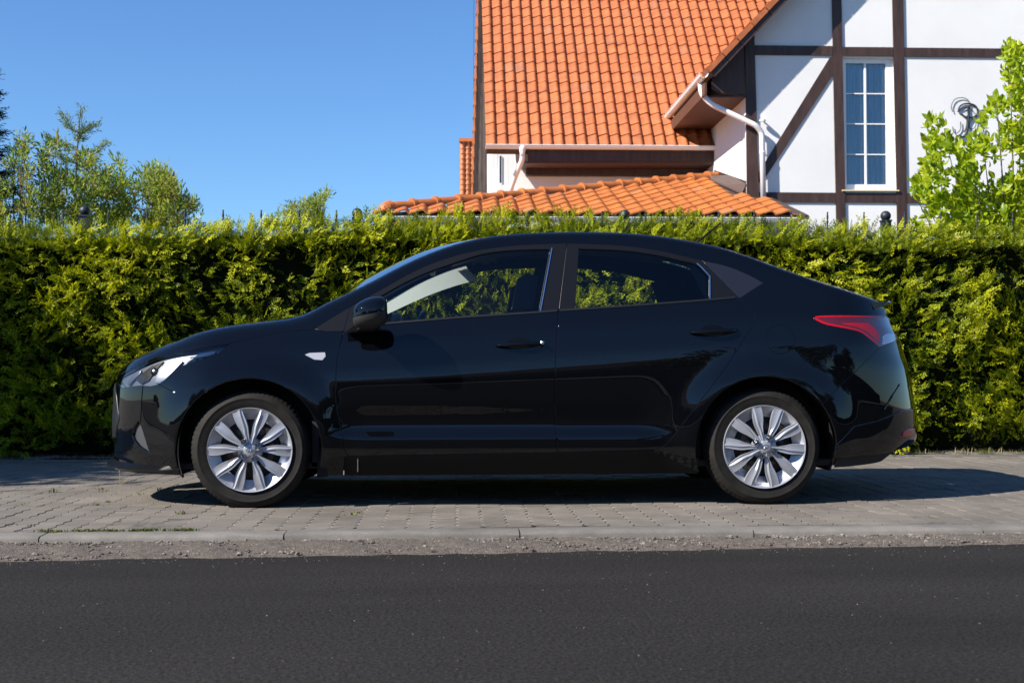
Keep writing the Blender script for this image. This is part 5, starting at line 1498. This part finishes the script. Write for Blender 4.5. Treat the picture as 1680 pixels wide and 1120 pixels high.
# rake board in short lengths and the verge tiles above it
Lb = 0.0; k = 0
while Lb < 4.2:
    a = r0+rd_*Lb; c = r0+rd_*(Lb+0.292); z1 = 0.0; lift = 0.012
    b = MB(); b.prism([a-n_r*0.015+Vector((0, -0.03, 0)), c-n_r*0.015+Vector((0, -0.03, 0)), c-n_r*0.118+Vector((0, -0.03, 0)), a-n_r*0.118+Vector((0, -0.03, 0))], (0, 0.028, 0)); b.build('rake_board', M['timber'], wing)
    b = MB(); b.prism([a+n_r*0.058+Vector((0, -0.055, 0)), c+n_r*0.030+rd_*0.02+Vector((0, -0.055, 0)), c-n_r*0.030+rd_*0.02+Vector((0, -0.055, 0)), a-n_r*0.030+Vector((0, -0.055, 0))], (0, 0.36, 0)); b.build('wing_verge_tile', M['tile'], wing)
    Lb += 0.30; k += 1
b = MB()
for i in range(14):
    for j in range(1):
        a = r0+rd_*(0.30*i)+n_r*0.0; c = a+rd_*0.30
        b.prism([a+n_r*0.028, c+n_r*0.006, c-n_r*0.01, a-n_r*0.01], (0, farY-YR-0.4, 0))
o = b.build('wing_roof_tiles', M['tile'], wing, kind='stuff'); o.location.y += 0.36
# eaves closing board, soffit, gutter with its downpipe
zs_ = at(1190, 154.5, YR+0.05).z
xg = at(1158, 125, YR).x
b = MB(); cl_ = [at(1168, 124, YG-0.04), at(1221, 70, YG-0.04), at(1221, 155, YG-0.04), at(1196, 155, YG-0.04), at(1178, 152.5, YG-0.04), at(1168, 147, YG-0.04)]
b.prism(cl_, (0, 0.03, 0)); b.build('eaves_closing_board', M['timber'], wing)
# gable soffit strip between wall and rake
xs0 = at(1157, 150, YR).x; yfar = 15.4
b = MB(); b.box(xs0+0.03, L-0.002, YG-0.008, yfar, zs_, zs_+0.02); b.build('soffit', M['soffit'], wing)
b = MB(); b.box(xs0, xs0+0.028, YR+0.03, yfar, zs_-0.01, zs_+0.16); b.build('fascia', M['soffit'], wing)
gzz = at(1160, 121, YR).z
gutter('gutter', (xs0-0.02, YR-0.02, gzz+0.0), (xs0-0.02, 14.95, gzz+0.0), 0.065, M['gutterm'], wing, (-1, 0, 0))
pipe([at(1149, 135, YR+0.35), at(1151, 155, YR+0.30), at(1168, 172, YR+0.25), at(1240, 206, YG-0.12), at(1250, 218, YG-0.09), at(1252.5, 330, YG-0.09)], 0.040, parent=wing)
for yy in (188, 240):
    q = at(1251, yy+10, YG-0.09); b = MB(); b.lathe([(0.046, -0.01), (0.046, 0.01)], (q.x, q.y, q.z), 'z', 14); b.box(q.x+0.03, q.x+0.05, q.y, YG, q.z-0.006, q.z+0.006); b.build('pipe_bracket', M['upvc'], wing)
# flashing along the side wall
b = MB(); A = [at(1186, 281.5, YE-0.6), at(1224, 297, YG+0.0), at(1224, 316, YG+0.0), at(1189, 296, YE-0.6)]
pass
fl1 = [Vector((L-0.012, YG+0.0, at(1224, 297, YG).z)), Vector((L-0.012, YG+0.0, at(1224, 325, YG).z-0.1)), Vector((L-0.012, YE, at(1187, 292, YE).z-0.1)), Vector((L-0.012, YE, at(1187, 279, YE).z))]
b = MB(); b.prism(fl1, (0.012, 0, 0)); b.build('wall_flashing', M['timber'], house)

# --- porch with a hipped roof in front
PH = math.radians(16.0)
porch = empty('porch', (3, YH, 0), parent=house)
h0 = at(617, 349, YH); h1 = at(1303, 350.5, YH); zh = (h0.z+h1.z)/2-0.02
WH = 30.3*((YH+6.49)/2100.0)*1.003; LH = 0.335
apex = None
cpH, spH = math.cos(PH), math.sin(PH)
def plane_z(y): return zh+(y-YH)*math.tan(PH)
def on_plane(px, py):
    d = ray(px, py); # solve CAM+d t on the slope
    t = (zh + (CAM.y-YH)*math.tan(PH) - CAM.z)/(d.z - d.y*math.tan(PH))
    return CAM+d*t
hipL = [on_plane(636, 344), on_plane(1165, 293)]
hipR = [on_plane(1303, 347), on_plane(1262, 321)]
sdx = (hipL[1].x-hipL[0].x)/(hipL[1].y-hipL[0].y)
rdx = (hipR[1].x-hipR[0].x)/(hipR[1].y-hipR[0].y)
yB = YG-0.02
def keepH(P, r, c):
    xl = hipL[0].x+(P.y-hipL[0].y)*sdx; xrr = hipR[0].x+(P.y-hipR[0].y)*rdx
    if P.x < xl+0.07 or P.x > xrr+0.02: return False
    if P.y > YG-0.05 and P.x > L-0.16: return False
    if P.x > L-0.05 and P.y > YG-0.22: return False
    return P.y < 14.0
lay('porch_tile', (h1.x-WH*24, YH, zh), PH, WH, LH, 24, 14, M['tile2'], porch, keepH, 300, 'upper_porch_tiles')
b = MB(); hl_, hr_ = hipL[0].x-0.04, hipR[0].x+0.12
dk = [Vector((hl_, YH+0.02, plane_z(YH+0.02)-0.002)), Vector((hr_, YH+0.02, plane_z(YH+0.02)-0.002)), Vector((min(hipR[1].x, hr_), YG-0.03, plane_z(YG-0.03)-0.002)), Vector((L-0.05, YG-0.03, plane_z(YG-0.03)-0.002)), Vector((L-0.05, 13.2, plane_z(13.2)-0.002)), Vector((hipL[1].x, hipL[1].y, hipL[1].z-0.002))]
b.prism(dk, (0, 0, -0.05)); b.build('roof_deck', M['timber'], porch)
# left slope falls away to the left
b = MB(); b.prism([dk[0], dk[5], Vector((dk[5].x-0.4, 14.4, dk[5].z)), Vector((dk[0].x-0.0, 14.4, dk[0].z))], (0, 0, -0.04)); b.build('side_slope', M['tile2'], porch)
# ridge caps up the hip
n = 19; x0_, x1_ = 636.0, 1163.0
def cap(a, c, r0_, r1_):
    a = Vector(a); c = Vector(c); d = (c-a).normalized(); s_ = d.cross(Vector((0, 0, 1))).normalized(); u_ = s_.cross(d)
    vs = []; fs = []; st = ((0, r0_*1.18), (0.10, r0_*1.18), (0.12, r0_), (1.0, r1_)); n_ = 10
    for t, r in st:
        for k in range(n_+1):
            q = math.pi*(k/n_)*1.1-0.05*math.pi; vs.append(a+(c-a)*t + s_*(r*math.cos(q)) + u_*(r*0.95*math.sin(q)))
    for i in range(3):
        for k in range(n_): fs.append((i*(n_+1)+k, (i+1)*(n_+1)+k, (i+1)*(n_+1)+k+1, i*(n_+1)+k+1))
    fs += [tuple(range(n_+1))]
    return vs, fs
hd = hipL[1]-hipL[0]; Ltot = hd.length; LC = 0.36; m_ = int(Ltot/LC)+1
for i in range(m_):
    a = hipL[0]+hd.normalized()*(i*LC); c = a+hd.normalized()*(LC*1.12)
    lift = Vector((0, 0, 0.010)); v, f = cap(a+lift+Vector((0, 0, 0.012)), c+lift, 0.088, 0.082); q = MB(); q.addv(v, f); o = q.build('ridge_tile', M['tile2'], porch, True)
    try: o.data.set_sharp_from_angle(angle=math.radians(45))
    except Exception: pass
# rounded end piece
q = MB(); a = hipL[0]+Vector((0.0, -0.02, 0.015)); vs = []; 
for i in range(7):
    t = math.pi/2*i/6
    for k in range(13):
        p_ = 2*math.pi*k/12; vs.append(a - hd.normalized()*(0.13*math.sin(t)) + Vector((0.0, 0.0, 0.0)) + Vector((hd.y, -hd.x, 0)).normalized()*(0.10*math.cos(t)*math.cos(p_)) + Vector((0, 0, 0.095*math.cos(t)*math.sin(p_))))
q.addv(vs, [(i*13+k, i*13+k+1, (i+1)*13+k+1, (i+1)*13+k) for i in range(6) for k in range(12)]); q.build('ridge_end_tile', M['tile2'], porch, True)
# grey apron flashing
b = MB(); ap = [on_plane(1163, 293), on_plane(1168, 299), on_plane(1192, 309), on_plane(1217, 320.5), Vector((L-0.012, YG-0.01, plane_z(YG)+0.14)), Vector((L-0.012, 12.6, plane_z(12.6)+0.12))]
b.prism([Vector((p.x, p.y, p.z+0.045)) for p in ap], (0, 0, -0.03)); b.build('apron_flashing', M['lead'], porch)
# fascia and gutter of the porch
b = MB(); xl, xr2 = at(623, 352, YH+0.03).x, at(1305, 352, YH+0.03).x; b.box(xl, xr2, YH+0.03, YH+0.06, at(900, 361, YH).z, zh-0.012); b.build('fascia', M['timber'], porch)
ga, gb2 = at(612, 356, YH-0.05), at(1309, 358.5, YH-0.05)
gutter('gutter', (ga.x, YH-0.03, ga.z), (gb2.x, YH-0.03, gb2.z), 0.062, M['gutterm'], porch, (0, -1, 0))
b = MB(); b.box(xl+0.3, L-0.1, YH+0.6, YH+0.8, -0.1, zh-0.15); b.box(xl+0.3, xl+0.5, YH+0.802, 13.9, -0.1, zh-0.15); b.build('porch_wall', M['plaster'], porch)

# ------------------------------------------------------------------ fence
fence = empty('metal_fence', (0, 4.45, 0), 'black metal fence whose spear tips and ball-topped posts rise above the hedge', 'fence')
FY = 4.45
posts = [139, 586, 1025, 1453]
def ball_post(px, ptop):
    c = at(px, ptop, FY); b = MB(); w = 0.037
    b.box(c.x-w, c.x+w, FY-w, FY+w, -0.02, c.z-0.085); b.box(c.x-w-.006, c.x+w+.006, FY-w-.006, FY+w+.006, c.z-0.092, c.z-0.078)
    b.build('post', M['iron'], fence)
    b = MB(); prof = [(0.001, -0.045)]+[(0.045*math.sin(t), -0.045*math.cos(t)) for t in np.linspace(0.35, math.pi-0.02, 12)]; b.lathe(prof, (c.x, FY, c.z-0.042), 'z', 18); b.lathe([(0.02, -0.09), (0.014, -0.07)], (c.x, FY, c.z-0.0), 'z', 10); b.build('ball', M['iron'], fence, True)
for px, t in zip(posts, (338, 342, 344.5, 346.5)): ball_post(px, t)
ball_post(-300, 336); ball_post(1885, 350)
def picket(px, ptop):
    c = at(px, ptop, FY); b = MB(); b.tube([(c.x, FY, 0.0), (c.x, FY, c.z-0.09)], 0.0065, 6)
    b.lathe([(0.006, -0.10), (0.011, -0.088), (0.006, -0.076), (0.0095, -0.055), (0.008, -0.03), (0.005, -0.018), (0.009, -0.009), (0.001, 0.0)], (c.x, FY, c.z), 'z', 8)
    b.build('picket', M['iron'], fence, True)
pk = [42, 178, 241, 303.5, 366, 428.5, 490.5, 552, 621.7, 683.8, 746, 806, 866.7, 928.8, 987.8, 1059, 1118, 1179, 1237.5, 1298, 1357.5, 1417.5, 1484, 1543, 1603, 1661.5, 1722, -20, -80, 104]
for px in pk: picket(px, 342.5+0.0035*max(px, 0))
b = MB(); b.bar((-6, FY, 1.55), (7, FY, 1.55), 0.03, 0.03); b.build('rail', M['iron'], fence)
b = MB(); b.bar((-6, FY, 0.35), (7, FY, 0.35), 0.03, 0.03); b.build('rail', M['iron'], fence)
# ------------------------------------------------------------------ trees and shrubs
M['bark'] = mat('grey_brown_bark', (0.14, 0.11, 0.085), 0.9); noise_col(M['bark'], (0.06, 0.045, 0.035), (0.20, 0.16, 0.13), 20, 6)
M['limeleaf'] = leafmat('lime_leaves', [(0.0, (0.05, 0.09, 0.006)), (0.35, (0.13, 0.21, 0.006)), (0.65, (0.25, 0.34, 0.008)), (1.0, (0.44, 0.46, 0.02))], 0.4, 0.45, (1.4, 1.5, 0.35))
M['shrubleaf'] = leafmat('shrub_leaves', [(0.0, (0.03, 0.065, 0.012)), (0.45, (0.17, 0.25, 0.04)), (0.75, (0.32, 0.37, 0.055)), (1.0, (0.34, 0.20, 0.10))], 0.5, 0.4, (1.3, 1.4, 0.6))
M['needle'] = leafmat('blue_green_needles', [(0.0, (0.008, 0.022, 0.02)), (0.5, (0.025, 0.055, 0.045)), (1.0, (0.07, 0.11, 0.06))], 0.6, 0.15, (1.0, 1.2, 0.8))
M['larch'] = leafmat('soft_needles', [(0.0, (0.04, 0.08, 0.05)), (0.5, (0.15, 0.23, 0.13)), (1.0, (0.28, 0.32, 0.17))], 0.6, 0.35)
M['farleaf'] = leafmat('street_tree_leaves', [(0.0, (0.012, 0.022, 0.008)), (1.0, (0.05, 0.075, 0.02))], 0.6, 0.2)
def leaf_proto(seed, w=0.5, fold=0.22, curl=0.25, n=3):
    """one leaf folded along its midrib, stalk at the origin, tip along +z"""
    r = random.Random(seed); V = [(0, 0, 0)]; F = []; T = [-.08]
    prof = [(0.22, 0.62), (0.5, 1.0), (0.78, 0.62)]
    for t, q in prof:
        c = curl*t*t
        V += [(-w/2*q, -fold*q*w+c, t), (0, c, t), (w/2*q, -fold*q*w+c, t)]; T += [0.05, -.06, 0.05]
    V.append((0, curl, 1.0)); T.append(0.0)
    q4 = [(0, 1, 2, 2), ]
    tris = [(0, 2, 1), (0, 3, 2)]
    for k in range(2):
        a = 1+3*k; tris += [(a, a+1, a+4), (a, a+4, a+3), (a+1, a+2, a+5), (a+1, a+5, a+4)]
    tris += [(7, 8, 10), (8, 9, 10)]
    return V, tris, T
LEAVES = [leaf_proto(i, random.uniform(.45, .6), random.uniform(.1, .35), random.uniform(0, .5)) for i in range(5)]
def cluster_proto(seed, n=6, spread=1.0, w=0.42):
    """a twig end with several leaves"""
    r = random.Random(seed); V = []; F = []; T = []
    for k in range(n):
        lv, lf, lt = leaf_proto(seed*10+k, w); t = k/n; a = k*2.4+r.random(); L = r.uniform(.3, .48)
        e = r.uniform(.5, 1.1); R = Matrix.Rotation(a, 3, 'Z') @ Matrix.Rotation(e, 3, 'X'); b = len(V)
        for v in lv: V.append(tuple(R@(Vector(v)*L) + Vector((0, 0, t*0.8))))
        F += [tuple(i+b for i in f) for f in lf]; d = r.uniform(-.15, .15); T += [x+d for x in lt]
    return V, F, T
CL = [cluster_proto(i) for i in range(5)]; CLN = [cluster_proto(i+20, 5, 1, 0.28) for i in range(4)]

def branches(name, start, tips, r0, parent, m=None, wob=0.06, stiff=0.5):
    """stem from start fanning to every tip, tapered"""
    b = MB(); s = Vector(start)
    for tp in tips:
        tp = Vector(tp); mid = s.lerp(tp, 0.45)+Vector((random.gauss(0, wob), random.gauss(0, wob), abs(random.gauss(0, wob)))); mid.x = s.x+(tp.x-s.x)*0.35
        P = [s*(1-t)**2+mid*2*t*(1-t)+tp*t*t for t in np.linspace(0, 1, 7)]
        b.tube(P, [r0*(1-0.86*t) for t in np.linspace(0, 1, 7)], 5, caps=False)
    return b.build(name, m or M['bark'], parent)
def pts_in(poly, n, Y, dy, dens=None):
    """points whose photo projection falls in a traced outline, spread in depth"""
    xs = [p[0] for p in poly]; ys = [p[1] for p in poly]; out = []
    while len(out) < n:
        px, py = random.uniform(min(xs), max(xs)), random.uniform(min(ys), max(ys))
        if inpoly((px, py), poly) and (dens is None or random.random() < dens(px, py)):
            out.append(tuple(at(px, py, Y+random.uniform(-dy, dy)*1.0)))
    return np.array(out)

# lime-green tree at the right: leaf by leaf
rt = empty('lime_green_tree', (4.9, 5.3, 0), 'bright lime-green leafy young tree behind the fence in front of the white wall', 'tree')
outline = [(1632, 78), (1650, 70), (1668, 78), (1700, 84), (1750, 90), (1770, 160), (1780, 385), (1510, 385), (1500, 362), (1528, 345), (1500, 318), (1496, 298), (1516, 292), (1512, 272), (1524, 250), (1518, 236), (1516, 216), (1522, 196), (1540, 190), (1548, 200), (1556, 228), (1580, 238), (1600, 226), (1610, 190), (1622, 176), (1632, 160), (1652, 168), (1656, 140), (1648, 122), (1636, 106), (1628, 92)]
gapn = vnoise(9)
def dens(px, py):
    g = gapn(px/26.0, py/24.0)*0.65+n2(px/12.0+3, py/11.0)*0.35
    return float(np.clip((g-0.30)*4.0 + (0.5 if py > 300 else 0) , 0.02, 1))
P = pts_in(outline, 6800, 5.35, 0.55, dens)
N = len(P); cen = np.array((5.3, 5.3, 1.6))
dirs = norm(P-cen)*0.5+np.stack([RNG.normal(0, .6, N), RNG.normal(-.2, .5, N), RNG.normal(0.0, .55, N)], 1)
ups = np.stack([RNG.normal(-.4, .5, N), RNG.normal(-.6, .4, N), RNG.normal(.8, .4, N)], 1)
sc = RNG.uniform(0.05, 0.105, N); ti = 0.60+RNG.normal(0, .16, N)+0.2*(P[:, 1] < 5.2)
order = np.argsort(P[:, 1] + (P[:, 0] > 4.75)*10); near_i = order[:300]; rest_i = order[300:]
LM = []
for k, (v, f, t) in enumerate(LEAVES):
    LM.append([new_mesh('leaf', v, np.array(f), M['limeleaf'], False, attr={'tint': np.clip(np.array(t)+q, 0, 1)}) for q in (0.42, 0.6, 0.78)])
rl = np.array(root_loc(rt))
for i in near_i:
    d = Vector(dirs[i]).normalized(); u = Vector(ups[i]); s_ = d.cross(u).normalized(); f_ = s_.cross(d)
    o = bpy.data.objects.new('leaf', random.choice(LM[i % 5])); COL.objects.link(o); o.parent = rt
    Mx = Matrix(((s_.x, f_.x, d.x), (s_.y, f_.y, d.y), (s_.z, f_.z, d.z)))
    o.rotation_euler = Mx.to_euler(); o.scale = (sc[i],)*3; o.location = Vector(P[i]-rl)
scatter('leaves', LEAVES, P[rest_i], dirs[rest_i], ups[rest_i], sc[rest_i], ti[rest_i], M['limeleaf'], rt)
tips = [P[i] for i in RNG.choice(N, 34, replace=False)]
branches('trunk', (5.0, 5.35, 0.0), [t for t in tips if t[0] < 5.3], 0.022, rt); branches('trunk', (5.6, 5.4, 0.0), [t for t in tips if t[0] >= 5.3], 0.03, rt)

# loose shrubs at the left behind the fence
def shrub(name, label, outline, n, Y, dy, base, cat, scl=(0.10, 0.2), group=None, m='shrubleaf', dens_=None, tb=0.6, protos=None, ntip=26, r0=0.014):
    t = empty(name, (base[0], base[1], 0), label, cat, group)
    n = int(n*1.9); P = pts_in(outline, n, Y, dy, dens_ or (lambda a, b: float(np.clip((gapn(a/17.0+4, b/17.0)*.6+n2(a/8., b/8.)*.4-0.34)*4.2, 0.02, 1)))); N = len(P)
    dirs = np.stack([RNG.normal(0, .5, N), RNG.normal(-.1, .5, N), RNG.normal(.7, .35, N)], 1)
    ups = np.stack([RNG.normal(-.3, .5, N), RNG.normal(-.6, .4, N), RNG.normal(.8, .4, N)], 1)
    ti = tb+RNG.normal(0, .2, N)
    scatter('leaves', protos or CLN, P, dirs, ups, RNG.uniform(scl[0], scl[1], N), np.clip(ti, 0, 1), M[m], t)
    hi = sorted(range(N), key=lambda i: -P[i][2])[:N//3]
    branches('stems', (base[0], base[1], 0.0), [P[i] for i in random.sample(hi, min(ntip, len(hi)))], r0, t, wob=0.12)
    return t
gL = 'loose leafy shrubs above the hedge at the left'
b0 = at(110, 360, 6.2)
shrub('leafy_shrub', 'tall loose shrub with reddish shoots, behind the ball-topped post at far left', [(62, 375), (60, 300), (66, 262), (74, 242), (88, 232), (100, 240), (112, 250), (130, 262), (145, 258), (152, 268), (160, 290), (175, 300), (180, 330), (182, 378)], 520, 6.2, 0.5, (b0.x, 6.2), 'shrub', (0.10, 0.19), gL)
b0 = at(205, 360, 6.4)
shrub('leafy_shrub', 'loose shrub with pointed shoots, second from the left above the hedge', [(165, 378), (168, 320), (172, 285), (184, 268), (198, 264), (204, 278), (215, 300), (228, 290), (240, 282), (262, 280), (282, 290), (284, 320), (262, 378)], 520, 6.4, 0.45, (b0.x, 6.4), 'shrub', (0.10, 0.18), gL)
b0 = at(290, 360, 6.3)
shrub('leafy_shrub', 'low rightmost end shrub of the leafy group above the hedge, thinning to the right', [(246, 378), (254, 330), (268, 300), (282, 296), (292, 312), (304, 316), (318, 330), (330, 350), (334, 368), (330, 378)], 300, 6.3, 0.4, (b0.x, 6.3), 'shrub', (0.09, 0.16), gL)
b0 = at(505, 350, 6.6)
shrub('small_bush', 'small lone green bush showing above the hedge against open sky', [(466, 372), (464, 350), (474, 338), (486, 340), (496, 336), (508, 330), (520, 328), (536, 318), (542, 320), (534, 334), (528, 350), (532, 372)], 210, 6.6, 0.3, (b0.x, 6.6), 'bush', (0.08, 0.14), None, dens_=lambda a, b: 0.75)
b0 = at(30, 360, 5.9)
shrub('yellowish_shrub', 'yellow-green shrub beside the dark conifer at the left edge', [(-60, 378), (-60, 300), (10, 272), (22, 262), (30, 232), (38, 224), (48, 236), (50, 262), (54, 300), (60, 340), (62, 378)], 420, 5.9, 0.4, (b0.x, 5.9), 'shrub', (0.09, 0.17), gL)
# thin young larch: a leader with a few upswept arms
lt_ = empty('young_larch', (at(125, 300, 7.0).x, 7.0, 0), 'thin young larch with upswept arms standing above the leafy shrubs', 'tree')
tb = MB(); base = at(124, 372, 7.0); base = Vector((base.x, 7.0, 0)); topp = at(132, 178, 7.0)
tb.tube([base, at(124, 300, 7.0), at(127, 240, 7.0), topp], [0.022, 0.014, 0.009, 0.003], 6); tb.build('trunk', M['bark'], lt_)
arms = [[(126, 216), (113, 207), (103, 190)], [(126, 222), (142, 214), (156, 205)], [(125, 246), (100, 236), (80, 224)], [(125, 250), (150, 248), (177, 234)], [(124, 275), (140, 268), (156, 262)], [(124, 268), (106, 262), (92, 252)], [(124, 300), (146, 296), (166, 286)], [(124, 300), (104, 296), (86, 284)], [(126, 232), (134, 220), (132, 180)]]
ab = MB(); LP = []
for a in arms:
    dz = random.uniform(-.3, .3); C_ = catmull(a, 6); pts3 = [at(x, y, 7.0+dz*(i/len(C_))) for i, (x, y) in enumerate(C_)]
    ab.tube(pts3, [0.008*(1-.7*i/len(pts3)) for i in range(len(pts3))], 5)
    for i, p in enumerate(pts3):
        for _ in range(7): LP.append((p+Vector((random.gauss(0, .02), random.gauss(0, .03), random.gauss(0, .015))), (pts3[min(i+1, len(pts3)-1)]-pts3[max(i-1, 0)])))
ab.build('branches', M['bark'], lt_)
PP = np.array([tuple(a) for a, b in LP]); DD = np.array([tuple(b) for a, b in LP]); N = len(PP)
scatter('needles', CLN, PP, norm(DD)+RNG.normal(0, .5, (N, 3)), RNG.normal(0, 1, (N, 3)), RNG.uniform(.05, .10, N), np.clip(.5+RNG.normal(0, .2, N), 0, 1), M['larch'], lt_)
# dark conifer at the left edge, most of it outside the picture
def conifer(name, label, x, y, h, R, z0=0.6, tiers=15, m='needle', seed=3, cat='tree', tipx=None):
    rr = random.Random(seed); t = empty(name, (x, y, 0), label, cat)
    b = MB(); b.tube([(x, y, 0), (x, y, h*0.6), (x, y, h)], [0.09, 0.05, 0.008], 8); b.build('trunk', M['bark'], t)
    bb = MB(); LP = []
    for k in range(tiers):
        zt = z0+(h-z0)*(k/tiers)**0.95; rad = R*(1-(zt-z0)/(h-z0+0.05))**0.85
        for j in range(8):
            a = 2*math.pi*(j+rr.random()*0.7)/8; L_ = rad*rr.uniform(.8, 1.12); n_ = 7
            pts = [Vector((x+L_*s*math.cos(a), y+L_*s*math.sin(a), zt-0.10*L_*math.sin(s*2.2)+0.12*L_*s*s)) for s in np.linspace(0, 1, n_)]
            bb.tube(pts, [0.012*(1-.75*i/n_) for i in range(n_)], 4, caps=False)
            sd2 = Vector((-math.sin(a), math.cos(a), 0))
            for i in range(1, n_):
                for q in (0.25, 0.8):
                    p = pts[i-1].lerp(pts[i], q); d = (pts[i]-pts[i-1]).normalized()
                    for e in (-1, 0, 1): LP.append((p, d+sd2*e*0.9+Vector((0, 0, rr.uniform(-.15, .25)))))
    bb.build('branches', M['bark'], t)
    PP = np.array([tuple(a) for a, b in LP]); DD = np.array([tuple(b) for a, b in LP]); N = len(PP)
    scatter('needles', SPR[:4], PP, DD, np.tile((0., -0.3, 1.), (N, 1))+RNG.normal(0, .3, (N, 3)), RNG.uniform(.12, .22, N), np.clip(.45+RNG.normal(0, .2, N), 0, 1), M[m], t)
    return t
cx1 = at(-45, 300, 6.0).x
conifer('dark_conifer', 'dark blue-green conifer whose branch tips reach in at the left edge', cx1, 6.0, 3.7, 0.72, 0.4, 17)

# ---- what stands across the street and up the road: it shades and is mirrored in the car
def broad_tree(name, label, x, y, h, R, cz, n=1500, group=None, scl=(0.35, 0.7), m='farleaf', squash=1.0, seed=1, trunk=0.14):
    t = empty(name, (x, y, 0), label, 'tree', group); rr = np.random.default_rng(seed)
    lobes = [(np.array((x, y, cz)), R)] + [(np.array((x, y, cz))+np.array((rr.normal(0, .45)*R, rr.normal(0, .45)*R, rr.normal(0, .4)*R*squash)), R*rr.uniform(.45, .7)) for _ in range(6)]
    P = []
    for c, r in lobes:
        k = int(n/len(lobes)); d = norm(rr.normal(0, 1, (k, 3))); rad = r*rr.random((k, 1))**0.33; q = d*rad; q[:, 2] *= squash; P.append(c+q)
    P = np.concatenate(P); P = P[P[:, 2] > 0.3]; N = len(P)
    scatter('leaves', CL, P, rr.normal(0, 1, (N, 3)), rr.normal(0, 1, (N, 3)), rr.uniform(scl[0], scl[1], N), np.clip(rr.normal(.5, .25, N), 0, 1), M[m], t)
    b = MB(); b.tube([(x, y, -0.1), (x+.05, y, cz*0.6), (x, y, cz+R*.3)], [trunk, trunk*.8, trunk*.3], 8)
    for k in range(7):
        a = k*0.9; b.tube([(x, y, cz*0.55), (x+R*.4*math.cos(a), y+R*.4*math.sin(a), cz), (x+R*.75*math.cos(a), y+R*.75*math.sin(a), cz+R*.35)], [trunk*.5, trunk*.3, trunk*.08], 5)
    b.build('trunk', M['bark'], t); return t
# roadside tree left of the frame: its shade lies on the left of the hedge and paving
broad_tree('roadside_tree', 'leafy tree beside the road to the left, shading the left end of the hedge', -9.6, -0.3, 6, 1.9, 4.6, 3200, None, (0.25, 0.5), 'shrubleaf', 0.85, 5, 0.12)
gS = 'trees across the street'
SL = ['round dark tree across the street, left of the low gabled house', 'low dark tree directly before the left half of the gabled house across the street', 'tallest dark tree across the street, at the right end of the gabled house', 'small dark tree across the street, next to the right of the tallest one', 'large dark tree across the street, last on the right', 'large dark tree across the street, last on the left']
for i, (x, y, h, R, cz) in enumerate([(-9.5, -15, 5, 2.0, 2.6), (-4.8, -16.5, 5, 1.8, 2.3), (5.6, -15.5, 6, 2.2, 3.4), (9.5, -14.5, 4, 1.6, 2.2), (14, -16, 6, 2.3, 3.2), (-15, -16, 6, 2.3, 3.0)]):
    broad_tree('street_tree', SL[i], x, y, h, R, cz, 1100, gS, (0.45, 0.9), 'farleaf', 0.9, 20+i)
far = empty('opposite_house', (-1, -20, 0), 'low gabled house across the street, seen only as a reflection in the doors', 'house')
b = MB(); b.box(-4.5, 5.0, -24, -19, -0.1, 2.7); b.build('wall', mat('grey_render', (0.22, 0.21, 0.2), 0.9), far)
b = MB(); b.prism([(-5.0, -18.6, 2.6), (-5.0, -24.4, 2.6), (-5.0, -21.5, 4.4)], (10.5, 0, 0)); b.build('roof', mat('dark_roof', (0.06, 0.045, 0.04), 0.8), far)
b = MB(); b.box(-40, 40, -13.2, -13.0, -0.1, 1.15)
tag(b.build('boundary_wall', mat('dark_garden_wall', (0.06, 0.06, 0.055), 0.9)), 'low dark garden wall along the far side of the street', 'wall')
